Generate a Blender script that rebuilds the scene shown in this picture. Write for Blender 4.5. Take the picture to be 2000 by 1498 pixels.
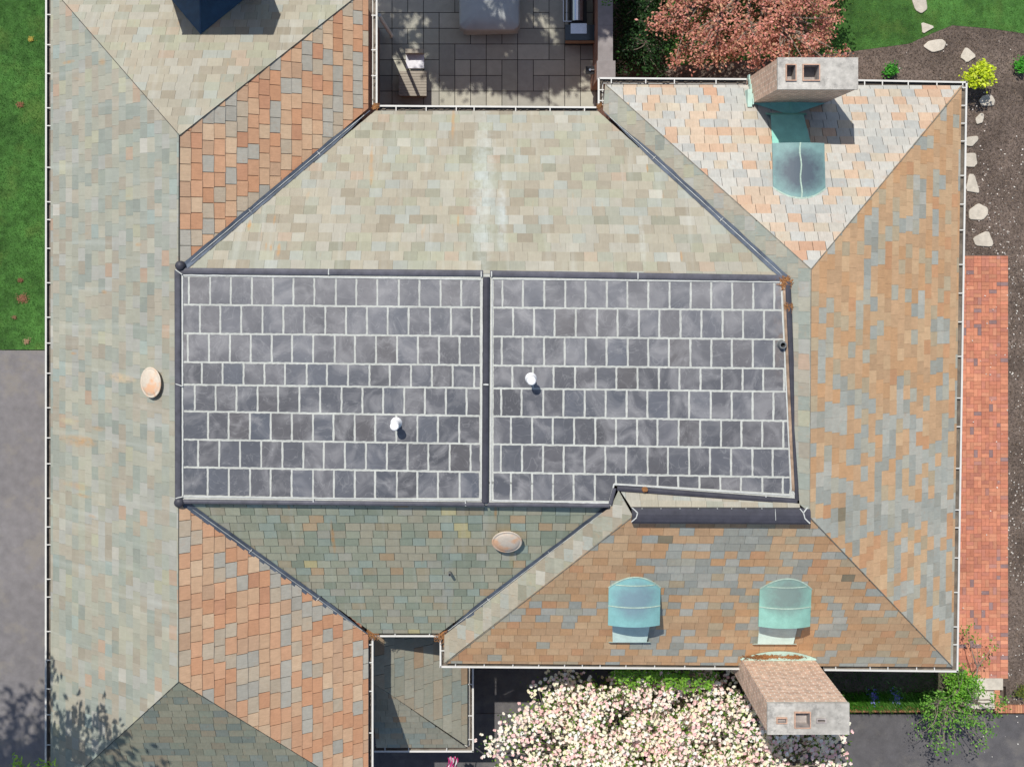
import bpy, math, random
import numpy as np
from mathutils import Vector, Matrix
random.seed(7); rng = np.random.default_rng(7)
S = bpy.context.scene
for o in list(bpy.data.objects): bpy.data.objects.remove(o)
C = S.collection

# ---------------------------------------------------------------- camera, sky, sun, exposure
H = 30.0; F = 2165.0; NX, NY = 965.0, 480.0         # drone height, focal length and nadir point in photo pixels
cam = bpy.data.objects.new('Camera', bpy.data.cameras.new('Camera')); C.objects.link(cam); S.camera = cam
cam.location = (0, 0, H); cam.data.sensor_width = 36; cam.data.lens = F/2000*36
cam.data.shift_x = (1000-NX)/2000; cam.data.shift_y = -(749-NY)/2000
cam.data.clip_start = .1; cam.data.clip_end = 500
SA, SB = .28, .60                                    # shadow run per metre of drop (+x, -y)
el = math.atan(1/math.hypot(SA, SB))
w = bpy.data.worlds.new('World'); S.world = w; w.use_nodes = True
nt = w.node_tree; bg = nt.nodes['Background']; sky = nt.nodes.new('ShaderNodeTexSky')
sky.sky_type = 'NISHITA'; sky.sun_disc = False; sky.sun_elevation = el; sky.sun_rotation = math.atan2(-SA, SB)
nt.links.new(sky.outputs[0], bg.inputs[0]); bg.inputs[1].default_value = .095
sun = bpy.data.lights.new('sun', 'SUN'); sun.energy = 3.7; sun.angle = math.radians(.53); sun.color = (1, .955, .88)
so = bpy.data.objects.new('sun', sun); C.objects.link(so); so.location = (-10, 20, 40)
so.rotation_euler = Vector((SA, -SB, -1)).to_track_quat('-Z', 'Y').to_euler()
S.render.engine = 'CYCLES'
S.view_settings.view_transform = 'Standard'; S.view_settings.look = 'None'
S.view_settings.exposure = .29; S.view_settings.gamma = 1

EZ, GZ = 4.5, .3                                     # eaves height, ground height
def W(px, py, z): return Vector(((px-NX)*(H-z)/F, (NY-py)*(H-z)/F, z))

# ---------------------------------------------------------------- helpers
def lin(c):
    c = [v/255 for v in c]
    return tuple((v/12.92 if v <= .04045 else ((v+.055)/1.055)**2.4) for v in c)
def tag(o, label=None, cat=None, group=None, kind=None):
    if label: o['label'] = label
    if cat: o['category'] = cat
    if group: o['group'] = group
    if kind: o['kind'] = kind
    return o
def empty(name, loc=(0, 0, 0), **k):
    o = bpy.data.objects.new(name, None); C.objects.link(o); o.location = loc; o.empty_display_size = .2
    return tag(o, **k)
class MB:
    """collects faces with a colour each, builds one mesh object"""
    def __init__(s): s.v = []; s.f = []; s.c = []; s.uv = []
    def face(s, pts, col=(1, 1, 1), uv=None):
        n = len(s.v); s.v += [tuple(p) for p in pts]; s.f.append(list(range(n, n+len(pts)))); s.c.append(col)
        s.uv.append(uv)
    def box(s, a, b, col=(1, 1, 1)):
        x0, y0, z0 = a; x1, y1, z1 = b
        P = [(x0,y0,z0),(x1,y0,z0),(x1,y1,z0),(x0,y1,z0),(x0,y0,z1),(x1,y0,z1),(x1,y1,z1),(x0,y1,z1)]
        for q in ((0,3,2,1),(4,5,6,7),(0,1,5,4),(1,2,6,5),(2,3,7,6),(3,0,4,7)): s.face([P[i] for i in q], col)
    def obox(s, p, q, wd, h, col=(1,1,1), dz=0, up=None):
        """bar from p to q, width wd, height h above the line"""
        p = Vector(p); q = Vector(q); d = (q-p).normalized(); up = Vector(up or (0,0,1))
        sd = d.cross(up).normalized()*wd/2; up = sd.cross(d).normalized()
        a = up*dz; b = up*(dz+h)
        P = [p-sd+a,q-sd+a,q+sd+a,p+sd+a,p-sd+b,q-sd+b,q+sd+b,p+sd+b]
        for i in ((0,3,2,1),(4,5,6,7),(0,1,5,4),(1,2,6,5),(2,3,7,6),(3,0,4,7)): s.face([P[k] for k in i][::-1], col)
    def prism(s, pts, z0, z1, col=(1,1,1), side=None):
        """pts ccw (x,y)"""
        n = len(pts)
        s.face([(x, y, z1) for x, y in pts], col)
        for i in range(n):
            a, b = pts[i], pts[(i+1) % n]
            s.face([(a[0],a[1],z0),(b[0],b[1],z0),(b[0],b[1],z1),(a[0],a[1],z1)], side or col)
    def tube(s, pts, rad, n=7, col=(1,1,1), cap=True):
        rings = []; pts = [Vector(p) for p in pts]
        for i, p in enumerate(pts):
            d = (pts[min(i+1, len(pts)-1)]-pts[max(i-1, 0)]).normalized()
            a = d.orthogonal().normalized(); b = d.cross(a)
            if i and rings:   # keep orientation
                a = (lasta - d*lasta.dot(d)).normalized(); b = d.cross(a)
            lasta = a
            rings.append([p+(a*math.cos(t)+b*math.sin(t))*rad[i] for t in [2*math.pi*k/n for k in range(n)]])
        for i in range(len(rings)-1):
            for k in range(n):
                s.face([rings[i][k], rings[i][(k+1)%n], rings[i+1][(k+1)%n], rings[i+1][k]], col)
        if cap: s.face(rings[-1], col); s.face(rings[0][::-1], col)
    def build(s, name, mat, parent=None, smooth=False, merge=False):
        me = bpy.data.meshes.new(name); me.from_pydata(s.v, [], s.f)
        at = me.color_attributes.new('col', 'FLOAT_COLOR', 'CORNER')
        buf = np.ones((sum(len(f) for f in s.f), 4), dtype=np.float32); k = 0
        uvl = me.uv_layers.new(name='UVMap'); ub = np.zeros((len(buf), 2), dtype=np.float32)
        for f, c, uv in zip(s.f, s.c, s.uv):
            buf[k:k+len(f), :3] = c
            if uv is None:
                P = [Vector(s.v[i]) for i in f]
                nrm = (P[1]-P[0]).cross(P[2]-P[0])
                ax = max(range(3), key=lambda i: abs(nrm[i]))
                for j, p in enumerate(P):
                    ub[k+j] = (p.y, p.z) if ax == 0 else ((p.x, p.z) if ax == 1 else (p.x, p.y))
            else:
                for j, q in enumerate(uv): ub[k+j] = q
            k += len(f)
        at.data.foreach_set('color', buf.ravel()); uvl.data.foreach_set('uv', ub.ravel())
        me.materials.append(mat)
        if merge:
            import bmesh
            bm = bmesh.new(); bm.from_mesh(me); bmesh.ops.remove_doubles(bm, verts=bm.verts, dist=1e-5)
            bm.to_mesh(me); bm.free()
        if smooth: me.shade_smooth() if hasattr(me, 'shade_smooth') else me.polygons.foreach_set('use_smooth', [True]*len(me.polygons))
        o = bpy.data.objects.new(name, me); C.objects.link(o)
        if parent: o.parent = parent; o.matrix_parent_inverse = Matrix.Translation(parent_loc(parent)).inverted()
        return o
def parent_loc(p):
    return p.location.copy()   # every thing and part here is placed in world space, so its own location is its world location
PIN = Matrix.Identity(4)
def mkmat(name, col=None, rough=.8, spec=.3, var=.12, scale=12, bump=.1, bscale=40, metal=0, attr=False, stains=(), streak=0, extra=None, detail=5):
    m = bpy.data.materials.new(name); m.use_nodes = True; t = m.node_tree; n = t.nodes; L = t.links
    b = n['Principled BSDF']; b.inputs['Roughness'].default_value = rough; b.inputs['Metallic'].default_value = metal
    b.inputs['Specular IOR Level'].default_value = spec
    tc = n.new('ShaderNodeTexCoord'); co = tc.outputs['Object']
    def noise(s, d=detail, vec=None, r=.6):
        q = n.new('ShaderNodeTexNoise'); q.inputs['Scale'].default_value = s; q.inputs['Detail'].default_value = d
        q.inputs['Roughness'].default_value = r; L.new(vec or co, q.inputs['Vector']); return q.outputs['Fac']
    def mixc(f, a, bb, mode='MIX'):
        q = n.new('ShaderNodeMix'); q.data_type = 'RGBA'; q.blend_type = mode
        for sock, v in ((q.inputs[0], f), (q.inputs[6], a), (q.inputs[7], bb)):
            if hasattr(v, 'node'): L.new(v, sock)
            elif isinstance(v, (int, float)): sock.default_value = v
            else: sock.default_value = (*v, 1)
        return q.outputs[2]
    def ramp(f, lo, hi, a=0., bb=1.):
        q = n.new('ShaderNodeMapRange'); q.inputs[1].default_value = lo; q.inputs[2].default_value = hi
        q.inputs[3].default_value = a; q.inputs[4].default_value = bb; L.new(f, q.inputs[0]); return q.outputs[0]
    def math_(op, a, bb=None):
        q = n.new('ShaderNodeMath'); q.operation = op
        for i, v in enumerate((a, bb)):
            if v is None: continue
            if hasattr(v, 'node'): L.new(v, q.inputs[i])
            else: q.inputs[i].default_value = v
        return q.outputs[0]
    if attr:
        a = n.new('ShaderNodeAttribute'); a.attribute_name = 'col'; c = a.outputs['Color']
    else:
        a = n.new('ShaderNodeRGB'); a.outputs[0].default_value = (*col, 1); c = a.outputs[0]
    f1 = ramp(noise(scale), .3, .7, 1-var, 1+var); 
    g = n.new('ShaderNodeCombineColor'); [L.new(f1, g.inputs[i]) for i in range(3)]
    c = mixc(1., c, g.outputs[0], 'MULTIPLY')
    f2 = ramp(noise(scale*.08, 3), .3, .7, 1-var*.8, 1+var*.8)
    g = n.new('ShaderNodeCombineColor'); [L.new(f2, g.inputs[i]) for i in range(3)]
    c = mixc(1., c, g.outputs[0], 'MULTIPLY')
    if streak:   # rust freckles stretched down the slope (uv: u along the eave, v up the slope)
        mp = n.new('ShaderNodeMapping'); mp.inputs['Scale'].default_value = (2.2, .42, 1); L.new(tc.outputs['UV'], mp.inputs[0])
        fs = ramp(noise(3.0, 3, mp.outputs[0], .5), .67, .78, 0, streak)
        c = mixc(fs, c, lin((180, 138, 92)))
        mp = n.new('ShaderNodeMapping'); mp.inputs['Scale'].default_value = (1.6, .12, 1); L.new(tc.outputs['UV'], mp.inputs[0])
        fs = ramp(noise(3.0, 2, mp.outputs[0], .5), .55, .8, 0, .35)
        c = mixc(math_('MULTIPLY', fs, .55), c, lin((200, 205, 200)))
    for (p, ru, rv, sc, st) in stains:   # stains with a place and shape of their own (object space)
        mp = n.new('ShaderNodeVectorMath'); mp.operation = 'SUBTRACT'; L.new(co, mp.inputs[0]); mp.inputs[1].default_value = (p[0], p[1], 0)
        nz = n.new('ShaderNodeTexNoise'); nz.inputs['Scale'].default_value = 5; L.new(co, nz.inputs['Vector'])
        sp = n.new('ShaderNodeSeparateXYZ'); L.new(mp.outputs[0], sp.inputs[0])
        dx = math_('DIVIDE', math_('ADD', sp.outputs[0], math_('MULTIPLY', math_('SUBTRACT', nz.outputs['Fac'], .5), ru*.8)), ru)
        dy = math_('DIVIDE', math_('ADD', sp.outputs[1], math_('MULTIPLY', math_('SUBTRACT', nz.outputs['Fac'], .5), rv*.8)), rv)
        r2 = math_('ADD', math_('MULTIPLY', dx, dx), math_('MULTIPLY', dy, dy))
        fs = math_('MULTIPLY', ramp(r2, 1., .05, 0, st), ramp(noise(9, 4), .3, .62, .25, 1))
        c = mixc(fs, c, lin(sc))
    if extra: c = extra(n, L, tc, c, noise, mixc, ramp, math_)
    L.new(c, b.inputs['Base Color'])
    if bump:
        bp = n.new('ShaderNodeBump'); bp.inputs['Strength'].default_value = bump; bp.inputs['Distance'].default_value = .02
        L.new(noise(bscale, 4), bp.inputs['Height']); L.new(bp.outputs[0], b.inputs['Normal'])
    return m

# ---------------------------------------------------------------- planar polygon clipping
def clip(sub, poly):
    """sub clipped to convex ccw poly, 2D"""
    out = sub
    for i in range(len(poly)):
        a, b = poly[i], poly[(i+1) % len(poly)]; inp = out; out = []
        if not inp: return []
        def side(p): return (b[0]-a[0])*(p[1]-a[1])-(b[1]-a[1])*(p[0]-a[0])
        for k in range(len(inp)):
            p, q = inp[k-1], inp[k]; sp, sq = side(p), side(q)
            if sq >= 0:
                if sp < 0: t = sp/(sp-sq); out.append((p[0]+(q[0]-p[0])*t, p[1]+(q[1]-p[1])*t))
                out.append(q)
            elif sp >= 0: t = sp/(sp-sq); out.append((p[0]+(q[0]-p[0])*t, p[1]+(q[1]-p[1])*t))
    return out
def ccw(p):
    a = sum(p[i-1][0]*p[i][1]-p[i][0]*p[i-1][1] for i in range(len(p)))
    return p if a > 0 else p[::-1]
def area(p): return abs(sum(p[i-1][0]*p[i][1]-p[i][0]*p[i-1][1] for i in range(len(p))))/2

PITCH = .667
class Plane:
    """roof plane rising from an eave line (two points at one height) towards 'inward'"""
    def __init__(s, a, b, inward, pitch=PITCH):
        s.a = Vector(a); u = (Vector(b)-s.a); u.z = 0; s.u = u.normalized()
        nrm = Vector((-s.u.y, s.u.x, 0))
        if nrm.dot(Vector((*inward, 0))) < 0: nrm = -nrm; s.u = -s.u
        s.d = nrm; s.pitch = pitch; s.v = (nrm+Vector((0,0,pitch))).normalized(); s.n = s.u.cross(s.v)
        if s.n.z < 0: s.n = -s.n
    def z(s, x, y): return s.a.z + s.pitch*((x-s.a.x)*s.d.x+(y-s.a.y)*s.d.y)
    def hit(s, px, py):
        o = Vector((0,0,H)); r = W(px, py, 0)-o
        t = (s.a-o).dot(s.n)/r.dot(s.n); return o+r*t
    def uv(s, p): q = Vector(p)-s.a; return (q.dot(s.u), q.dot(s.v))
    def P(s, u, v, w=0): return s.a+s.u*u+s.v*v+s.n*w
def vnoise(x, y, s=0):
    def h(i, j): return (math.sin(i*127.1+j*311.7+s*74.7)*43758.5453) % 1
    i, j = math.floor(x), math.floor(y); fx, fy = x-i, y-j; fx = fx*fx*(3-2*fx); fy = fy*fy*(3-2*fy)
    return (h(i,j)*(1-fx)+h(i+1,j)*fx)*(1-fy)+(h(i,j+1)*(1-fx)+h(i+1,j+1)*fx)*fy

house = empty('house', (0, 0, 0), label='brick house under hipped multicoloured slate roofs around a dark panelled flat roof', cat='house')

PAL = {  # (sRGB of the stone, weight)
 'pale':   [((174,175,162),7),((166,172,164),6),((178,171,157),5),((184,182,168),4),((158,167,160),3),((178,179,174),4),((170,162,148),3),((190,164,144),.9),((184,184,162),.8),((150,158,152),1.0),((198,196,188),.3),((164,178,174),.6)],
 'beige':  [((182,176,160),7),((172,164,148),5),((184,181,170),6),((171,173,160),5),((176,176,156),3),((156,156,140),1.6),((186,168,150),1.),((176,181,175),3),((164,155,138),2),((198,196,186),.4)],
 'rust':   [((196,150,118),6),((192,140,106),4),((196,162,132),6),((182,150,124),3),((164,168,162),4),((174,165,148),3.4),((156,161,156),2),((202,176,148),2.4),((186,134,104),1.5)],
 'mixed':  [((192,158,124),8),((190,150,112),6),((194,164,130),6),((182,150,118),4),((162,166,156),2.6),((172,160,136),3),((190,144,108),2),((116,114,98),.18)],
 'peach':  [((196,192,182),3),((206,184,160),6),((206,172,144),5.5),((200,190,170),4),((208,178,150),3),((200,156,126),.9),((194,192,182),3)],
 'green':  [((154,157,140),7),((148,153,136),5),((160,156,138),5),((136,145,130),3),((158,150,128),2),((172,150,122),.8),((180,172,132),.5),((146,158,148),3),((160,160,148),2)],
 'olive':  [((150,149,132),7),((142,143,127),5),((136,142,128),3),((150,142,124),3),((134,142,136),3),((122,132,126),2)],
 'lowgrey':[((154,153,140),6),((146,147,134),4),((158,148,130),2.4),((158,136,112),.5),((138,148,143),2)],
}
KA = .9
def pick(pal, t):
    tot = sum(w for _, w in pal); t = t*tot; acc = 0
    for c, w_ in pal:
        acc += w_
        if t <= acc: return lin(c)
    return lin(pal[-1][0])
# (how far stones differ from the mean of their slope, overall value)
TONE = {'pale': (.85,.80), 'beige': (.85,.80), 'rust': (.78,1.08), 'mixed': (.84,1.14), 'peach': (.8,.86), 'green': (1.0,1.12), 'olive': (.9,1.0), 'lowgrey': (.9,1.04)}
TP = {}
for k_, pal_ in PAL.items():
    cf, kb = TONE[k_]; tot = sum(w_ for _, w_ in pal_); mean = [sum(lin(c)[i]*w_ for c, w_ in pal_)/tot for i in range(3)]
    TP[id(pal_)] = (cf, kb, mean)
WARM = (1.015, 1.0, .96)
PALEG = [(188,192,188),(194,196,190),(180,186,184),(198,196,188)]
GREYS = [(160,168,164),(150,160,158),(168,173,168),(146,154,150)]
def slates(name, pieces, plane, pal, width=.30, expo=.234, gap=.005, th=.011, label=None, jit=.05, cluster=0, crange=(.9,1.1), parent=None, mat=None, seed=1, under=True, amp=1.0, clen=2.2):
    R = random.Random(seed); m = MB(); decks = []
    for poly in pieces:
        pu = ccw([plane.uv(p) for p in poly])
        us = [p[0] for p in pu]; vs = [p[1] for p in pu]
        if under:
            mu = MB(); mu.face([plane.P(u, v, -.016) for u, v in pu]); decks.append(mu)
        r0 = math.floor(min(vs)/expo); r1 = math.ceil(max(vs)/expo)
        for r in range(r0, r1):
            Rr = random.Random(seed*9973+r*131); off = Rr.random()*.06+(r % 2)*width*.5
            u = math.floor((min(us)-2)/width)*width+off
            # deterministic course so that two pieces of one slope line up
            k = int(u/width); u = -90*width+off
            Rk = random.Random(seed*7+r)
            while u < max(us):
                wd = width*(1+Rk.uniform(-1, 1)*jit*2.2); dt = Rk.uniform(-1, 1)*.007; tl = Rk.uniform(.75, 1.35)
                rt = Rk.random(); rv = Rk.random(); rg = Rk.random(); rr = Rk.uniform(-.006, .006)
                if u+wd > min(us):
                    v0 = r*expo+dt; v1 = (r+1)*expo+.012
                    rect = [(u+gap/2, v0+rr), (u+wd-gap/2, v0-rr), (u+wd-gap/2, v1), (u+gap/2, v1)]
                    q = clip(rect, pu)
                    if len(q) > 2 and area(q) > .0015:
                        if cluster:
                            nz = vnoise(u*clen*.55, v0*clen*1.3, seed)*.55+rg*.45
                            c = lin((PALEG if pal is PAL['peach'] else GREYS)[int(rt*3.99)]) if nz < cluster else pick(pal, rt)
                        else: c = pick(pal, rt)
                        cf, kb, mean = TP[id(pal)]; kk = KA*kb*(1+(rv-.5)*.16*cf); c = tuple((b_+(a_-b_)*cf)*t_ for a_, b_, t_ in zip(c, mean, (1, 1, 1) if pal is PAL['peach'] else WARM))
                        c = tuple(x*kk for x in c)
                        def wz(v): return th*tl*(1-(v-v0)/expo)
                        top = [plane.P(a, b, wz(b)) for a, b in q]
                        m.face(top, c, q)
                        for i in range(len(q)):
                            a, b = q[i], q[(i+1) % len(q)]
                            if a[1] > v1-.02 and b[1] > v1-.02: continue
                            m.face([plane.P(a[0], a[1], -.012), plane.P(b[0], b[1], -.012), top[(i+1) % len(q)], top[i]], tuple(x*.8 for x in c), [a, b, b, a])
                u += wd
    o = m.build(name, mat or M['slate'], parent or house)
    if label: o['label'] = label
    if under: 
        for mu in decks: mu.build('roof_deck', M['deck'], o)
    return o

M = {}
def rust_extra(n, L, tc, c, noise, mixc, ramp, math_):
    # subtle grain running down each stone
    mp = n.new('ShaderNodeMapping'); mp.inputs['Scale'].default_value = (26, 3, 1); L.new(tc.outputs['UV'], mp.inputs[0])
    f = ramp(noise(1.6, 5, mp.outputs[0], .7), .3, .72, .90, 1.09)
    g = n.new('ShaderNodeCombineColor'); [L.new(f, g.inputs[i]) for i in range(3)]
    c = mixc(1., c, g.outputs[0], 'MULTIPLY')
    f = ramp(noise(7, 6, None, .75), .55, .72, 0, .28)
    return mixc(f, c, lin((176, 132, 96)))
M['slate'] = mkmat('slate', attr=True, rough=.72, var=.07, scale=9, bump=.22, bscale=45, streak=.0, extra=rust_extra)
def W2(px, py, z=5.6): p = W(px, py, z); return (p.x, p.y)
def plain_grain(n, L, tc, c, noise, mixc, ramp, math_):
    mp = n.new('ShaderNodeMapping'); mp.inputs['Scale'].default_value = (20, 2, 1); L.new(tc.outputs['UV'], mp.inputs[0])
    f = ramp(noise(1.6, 5, mp.outputs[0], .7), .3, .72, .95, 1.05)
    g = n.new('ShaderNodeCombineColor'); [L.new(f, g.inputs[i]) for i in range(3)]
    c = mixc(1., c, g.outputs[0], 'MULTIPLY')
    c = mixc(ramp(noise(.9, 6, None, .65), .52, .7, 0, .3), c, lin((164,168,146)))      # algae bloom across many slates
    return mixc(ramp(noise(24, 3, None, .8), .66, .74, 0, .35), c, lin((128,124,108)))
OR = (178, 134, 84)
M['slate_left'] = mkmat('slate_left', attr=True, rough=.72, var=.05, scale=9, bump=.15, bscale=45, streak=.25, extra=plain_grain,
  stains=[(W2(140,868),.62,.15,OR,.65),(W2(190,838),.25,.07,OR,.4),(W2(135,958),.45,.1,OR,.45),(W2(150,975),.3,.05,OR,.5),(W2(112,112),.2,.05,OR,.6),(W2(200,122),.12,.09,OR,.6),
          (W2(175,1012),.14,.05,OR,.5),(W2(110,832),.3,.09,(186,178,136),.4),(W2(290,478),.1,.05,OR,.5),(W2(205,570),.1,.06,OR,.6),(W2(125,695),.1,.04,OR,.7),(W2(245,735),.5,.12,(204,170,128),.5)])
M['slate_front'] = mkmat('slate_front', attr=True, rough=.72, var=.05, scale=9, bump=.15, bscale=45, streak=.3, extra=plain_grain,
  stains=[(W2(885,240,4.8),.05,.45,OR,.65),(W2(727,310,5.2),.05,.4,OR,.55),(W2(728,345,5.4),.05,.25,OR,.7),(W2(490,440,6.2),.05,.14,OR,.9),(W2(548,488,6.5),.05,.18,OR,.9),(W2(532,485,6.5),.03,.1,OR,.8),(W2(522,482,6.5),.03,.1,OR,.7),
          (W2(945,360,5.6),.3,2.2,(190,200,198),.38),(W2(1250,470,6.2),.08,.7,(196,202,198),.3),(W2(895,430,6.2),.03,.16,OR,.7),(W2(1262,330,5.3),.03,.12,OR,.7),(W2(1330,500,6.7),.03,.12,OR,.7),(W2(537,430,6.2),.03,.12,OR,.7),(W2(980,420,6),.12,1.0,(196,204,206),.35)])
M['slate_back'] = mkmat('slate_back', attr=True, rough=.72, var=.06, scale=9, bump=.2, bscale=45, streak=.2, extra=plain_grain,
  stains=[(W2(652,1050,6.2),.05,.5,OR,.85),(W2(968,1000,6.8),.04,.22,OR,.8),(W2(875,1120,5.6),.14,1.2,(150,160,156),.55),(W2(1000,1090,6),.09,.35,(170,150,90),.5),(W2(563,990,6.9),.04,.1,OR,.8)])
M['deck'] = mkmat('roof_underlay', col=(.035,.035,.035), rough=.9)
M['white'] = mkmat('gutter_paint', col=(.62,.61,.57), rough=.45, var=.06, scale=4, bump=.02)
M['gutin'] = mkmat('gutter_inside', col=(.16,.135,.11), rough=.8, var=.4, scale=6, bump=.3)
M['rustdebris'] = mkmat('needle_litter', col=(.28,.13,.05), rough=.9, var=.5, scale=30, bump=.6, bscale=60)

# ---------------------------------------------------------------- roof planes
pA = Plane(W(92,0,EZ), W(92,1498,EZ), (1,0))
pB = Plane(W(92,-32,EZ), W(727,-32,EZ), (0,-1))
pC = Plane(W(92,1565,EZ), W(727,1565,EZ), (0,1))
pD = Plane(W(727,0,EZ), W(727,1498,EZ), (-1,0))
pE = Plane(W(730,209,EZ), W(1168,211,EZ), (0,-1))
pF = Plane(W(725,1241,EZ), W(862,1241,EZ), (0,1))
pG = Plane(W(1172,156,EZ), W(1887,161,EZ), (0,-1))
pH = Plane(W(1172,156,EZ), W(1172,209,EZ), (1,0))
pI = Plane(W(1886,160,EZ), W(1868,1310,EZ), (-1,0))
pJ = Plane(W(860,1302,EZ), W(1868,1308,EZ), (0,1))
pK = Plane(W(862,1241,EZ), W(862,1302,EZ), (1,0))
def through(pl, p):
    d = (p.x-pl.a.x)*pl.d.x+(p.y-pl.a.y)*pl.d.y; pl.__init__(tuple(pl.a), tuple(pl.a+pl.u), (pl.d.x, pl.d.y), (p.z-pl.a.z)/d)
apex = pG.hit(1584,526); through(pH, apex); through(pI, apex)
apex2 = pJ.hit(1236,1007); through(pK, apex2)
def pc(pl, pts): return [pl.hit(*p) for p in pts]
slates('slate_slope', [pc(pA, [(99,-25),(350,264),(349,1331),(99,1559)])], pA, PAL['pale'], label='long pale grey-green slate slope down to the lawn and driveway gutter, faintly rust streaked', mat=M['slate_left'], seed=1, gap=.003, th=.009)
slates('slate_slope', [pc(pB, [(99,-26),(722,-26),(351,265)])], pB, PAL['beige'], label='pale beige triangular slate hip below the dark blue cricket', mat=M['slate_left'], seed=2, gap=.004, th=.009, width=.31)
slates('slate_slope', [pc(pC, [(99,1560),(722,1560),(349,1330)])], pC, PAL['olive'], label='dark olive-grey triangular slate hip with leafy tree shadow on it', seed=3, gap=.007)
slates('slate_slope', [pc(pD, [(351,265),(719,-24),(719,212),(352,522)]), pc(pD, [(350,983),(719,1240),(719,1556),(349,1330)])], pD, PAL['rust'], label='orange and blue-grey chequered slate slope beside the dark valleys', seed=4, gap=.013, th=.012, width=.33, expo=.25)
slates('slate_slope', [pc(pE, [(733,217),(1168,218),(1534,543),(362,526)])], pE, PAL['beige'], label='broad pale beige slate slope between the courtyard gutter and the flat roof', mat=M['slate_front'], seed=5, gap=.003, th=.009)
slates('slate_slope', [pc(pF, [(366,981),(1196,990),(858,1236),(729,1236)])], pF, PAL['green'], label='shaded green-grey slate slope with a pale oval vent on it', mat=M['slate_back'], seed=6, gap=.009)
slates('slate_slope', [pc(pG, [(1183,166),(1880,168),(1584,526)])], pG, PAL['peach'], label='bright peach and pale grey slate hip carrying the copper dormer and chimney', seed=7, gap=.010, th=.012, cluster=.52, clen=1.7)
slates('slate_slope', [pc(pH, [(1182,165),(1584,526),(1532,548),(1178,216)]), pc(pH, [(1584,526),(1581,1000),(1562,985),(1532,548)])], pH, PAL['pale'], label='narrow grey slate strip between the dark valley and the bright hip', seed=8, gap=.003, th=.009)
slates('slate_slope', [pc(pI, [(1878,168),(1861,1302),(1580,1008),(1584,526)])], pI, PAL['mixed'], label='tan-orange slate slope with grey patches above the brick walk', seed=9, gap=.003, th=.008, cluster=.43, clen=1.5, width=.31)
slates('slate_slope', [pc(pJ, [(870,1295),(1860,1302),(1580,1008),(1236,1006)])], pJ, PAL['mixed'], label='tan-orange and grey slate slope carrying two copper dormers', seed=10, gap=.005, th=.008, cluster=.38, clen=1.5)
slates('slate_slope', [pc(pK, [(868,1294),(1236,1008),(1194,988),(868,1240)]), pc(pK, [(1236,1008),(1208,958),(1194,988)])], pK, PAL['beige'], label='narrow pale slate strip between dark valley and two-dormer slope', seed=11, gap=.003, th=.008)
# small slope behind the east ridge, facing the flat roof
zr = pJ.hit(1400,1004).z
pL = Plane(W(1200,948,zr-.33), W(1560,955,zr-.33), (0,-1), .6)
slates('slate_slope', [pc(pL, [(1206,950),(1562,984),(1562,996),(1236,996)])], pL, PAL['beige'], label='thin pale slate sliver behind the black ridge cap', seed=12, gap=.004, width=.33, expo=.3)
# low roof in the notch
LZ = 2.15
pM = Plane(W(918,1240,LZ), W(918,1463,LZ), (-1,0)); pN = Plane(W(730,1463,LZ), W(918,1463,LZ), (0,1))
cM = W(918,1463,LZ); tt = 2.35
lowm = [cM+Vector((-.07,.1,.047)), Vector((cM.x-.07, cM.y+3.9, LZ+.047)), Vector((cM.x-tt, cM.y+3.9, LZ+tt*PITCH)), Vector((cM.x-tt, cM.y+tt, LZ+tt*PITCH))]
slates('slate_slope', [lowm], pM, PAL['lowgrey'], label='low grey slate slope down in the shaded notch', seed=13, gap=.010, width=.5, expo=.27)
lown = [cM+Vector((-.1,.07,.047)), cM+Vector((-tt,tt,tt*PITCH)), Vector((cM.x-tt, cM.y+.07, LZ+.047))]
slates('slate_slope', [lown], pN, PAL['lowgrey'], label='small low grey slate hip at the bottom of the notch', seed=14, gap=.006, width=.3)

# ---------------------------------------------------------------- walls
def brick_mat(name, c1, c2, mort, sx=1.):
    m = bpy.data.materials.new(name); m.use_nodes = True; t = m.node_tree; n = t.nodes; L = t.links; b = n['Principled BSDF']
    tc = n.new('ShaderNodeTexCoord'); br = n.new('ShaderNodeTexBrick'); L.new(tc.outputs['UV'], br.inputs['Vector'])
    br.inputs['Color1'].default_value = (*c1,1); br.inputs['Color2'].default_value = (*c2,1); br.inputs['Mortar'].default_value = (*mort,1)
    br.inputs['Scale'].default_value = 1; br.inputs['Brick Width'].default_value = .215*sx; br.inputs['Row Height'].default_value = .075*sx; br.inputs['Mortar Size'].default_value = .011
    br.inputs['Bias'].default_value = -.1
    nz = n.new('ShaderNodeTexNoise'); nz.inputs['Scale'].default_value = 7; nz.inputs['Detail'].default_value = 6; L.new(tc.outputs['Object'], nz.inputs['Vector'])
    mr = n.new('ShaderNodeMapRange'); mr.inputs[1].default_value=.3; mr.inputs[2].default_value=.7; mr.inputs[3].default_value=.72; mr.inputs[4].default_value=1.25; L.new(nz.outputs['Fac'], mr.inputs[0])
    g = n.new('ShaderNodeCombineColor'); [L.new(mr.outputs[0], g.inputs[i]) for i in range(3)]
    mx = n.new('ShaderNodeMix'); mx.data_type='RGBA'; mx.blend_type='MULTIPLY'; mx.inputs[0].default_value=1; L.new(br.outputs['Color'], mx.inputs[6]); L.new(g.outputs[0], mx.inputs[7])
    L.new(mx.outputs[2], b.inputs['Base Color']); b.inputs['Roughness'].default_value=.85
    bp = n.new('ShaderNodeBump'); bp.inputs['Strength'].default_value=.4; bp.inputs['Distance'].default_value=.01; bp.invert=True; L.new(br.outputs['Fac'], bp.inputs['Height']); L.new(bp.outputs[0], b.inputs['Normal'])
    return m
M['brick'] = brick_mat('house_brick', lin((150,88,66)), lin((124,72,56)), lin((150,138,122)))
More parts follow.
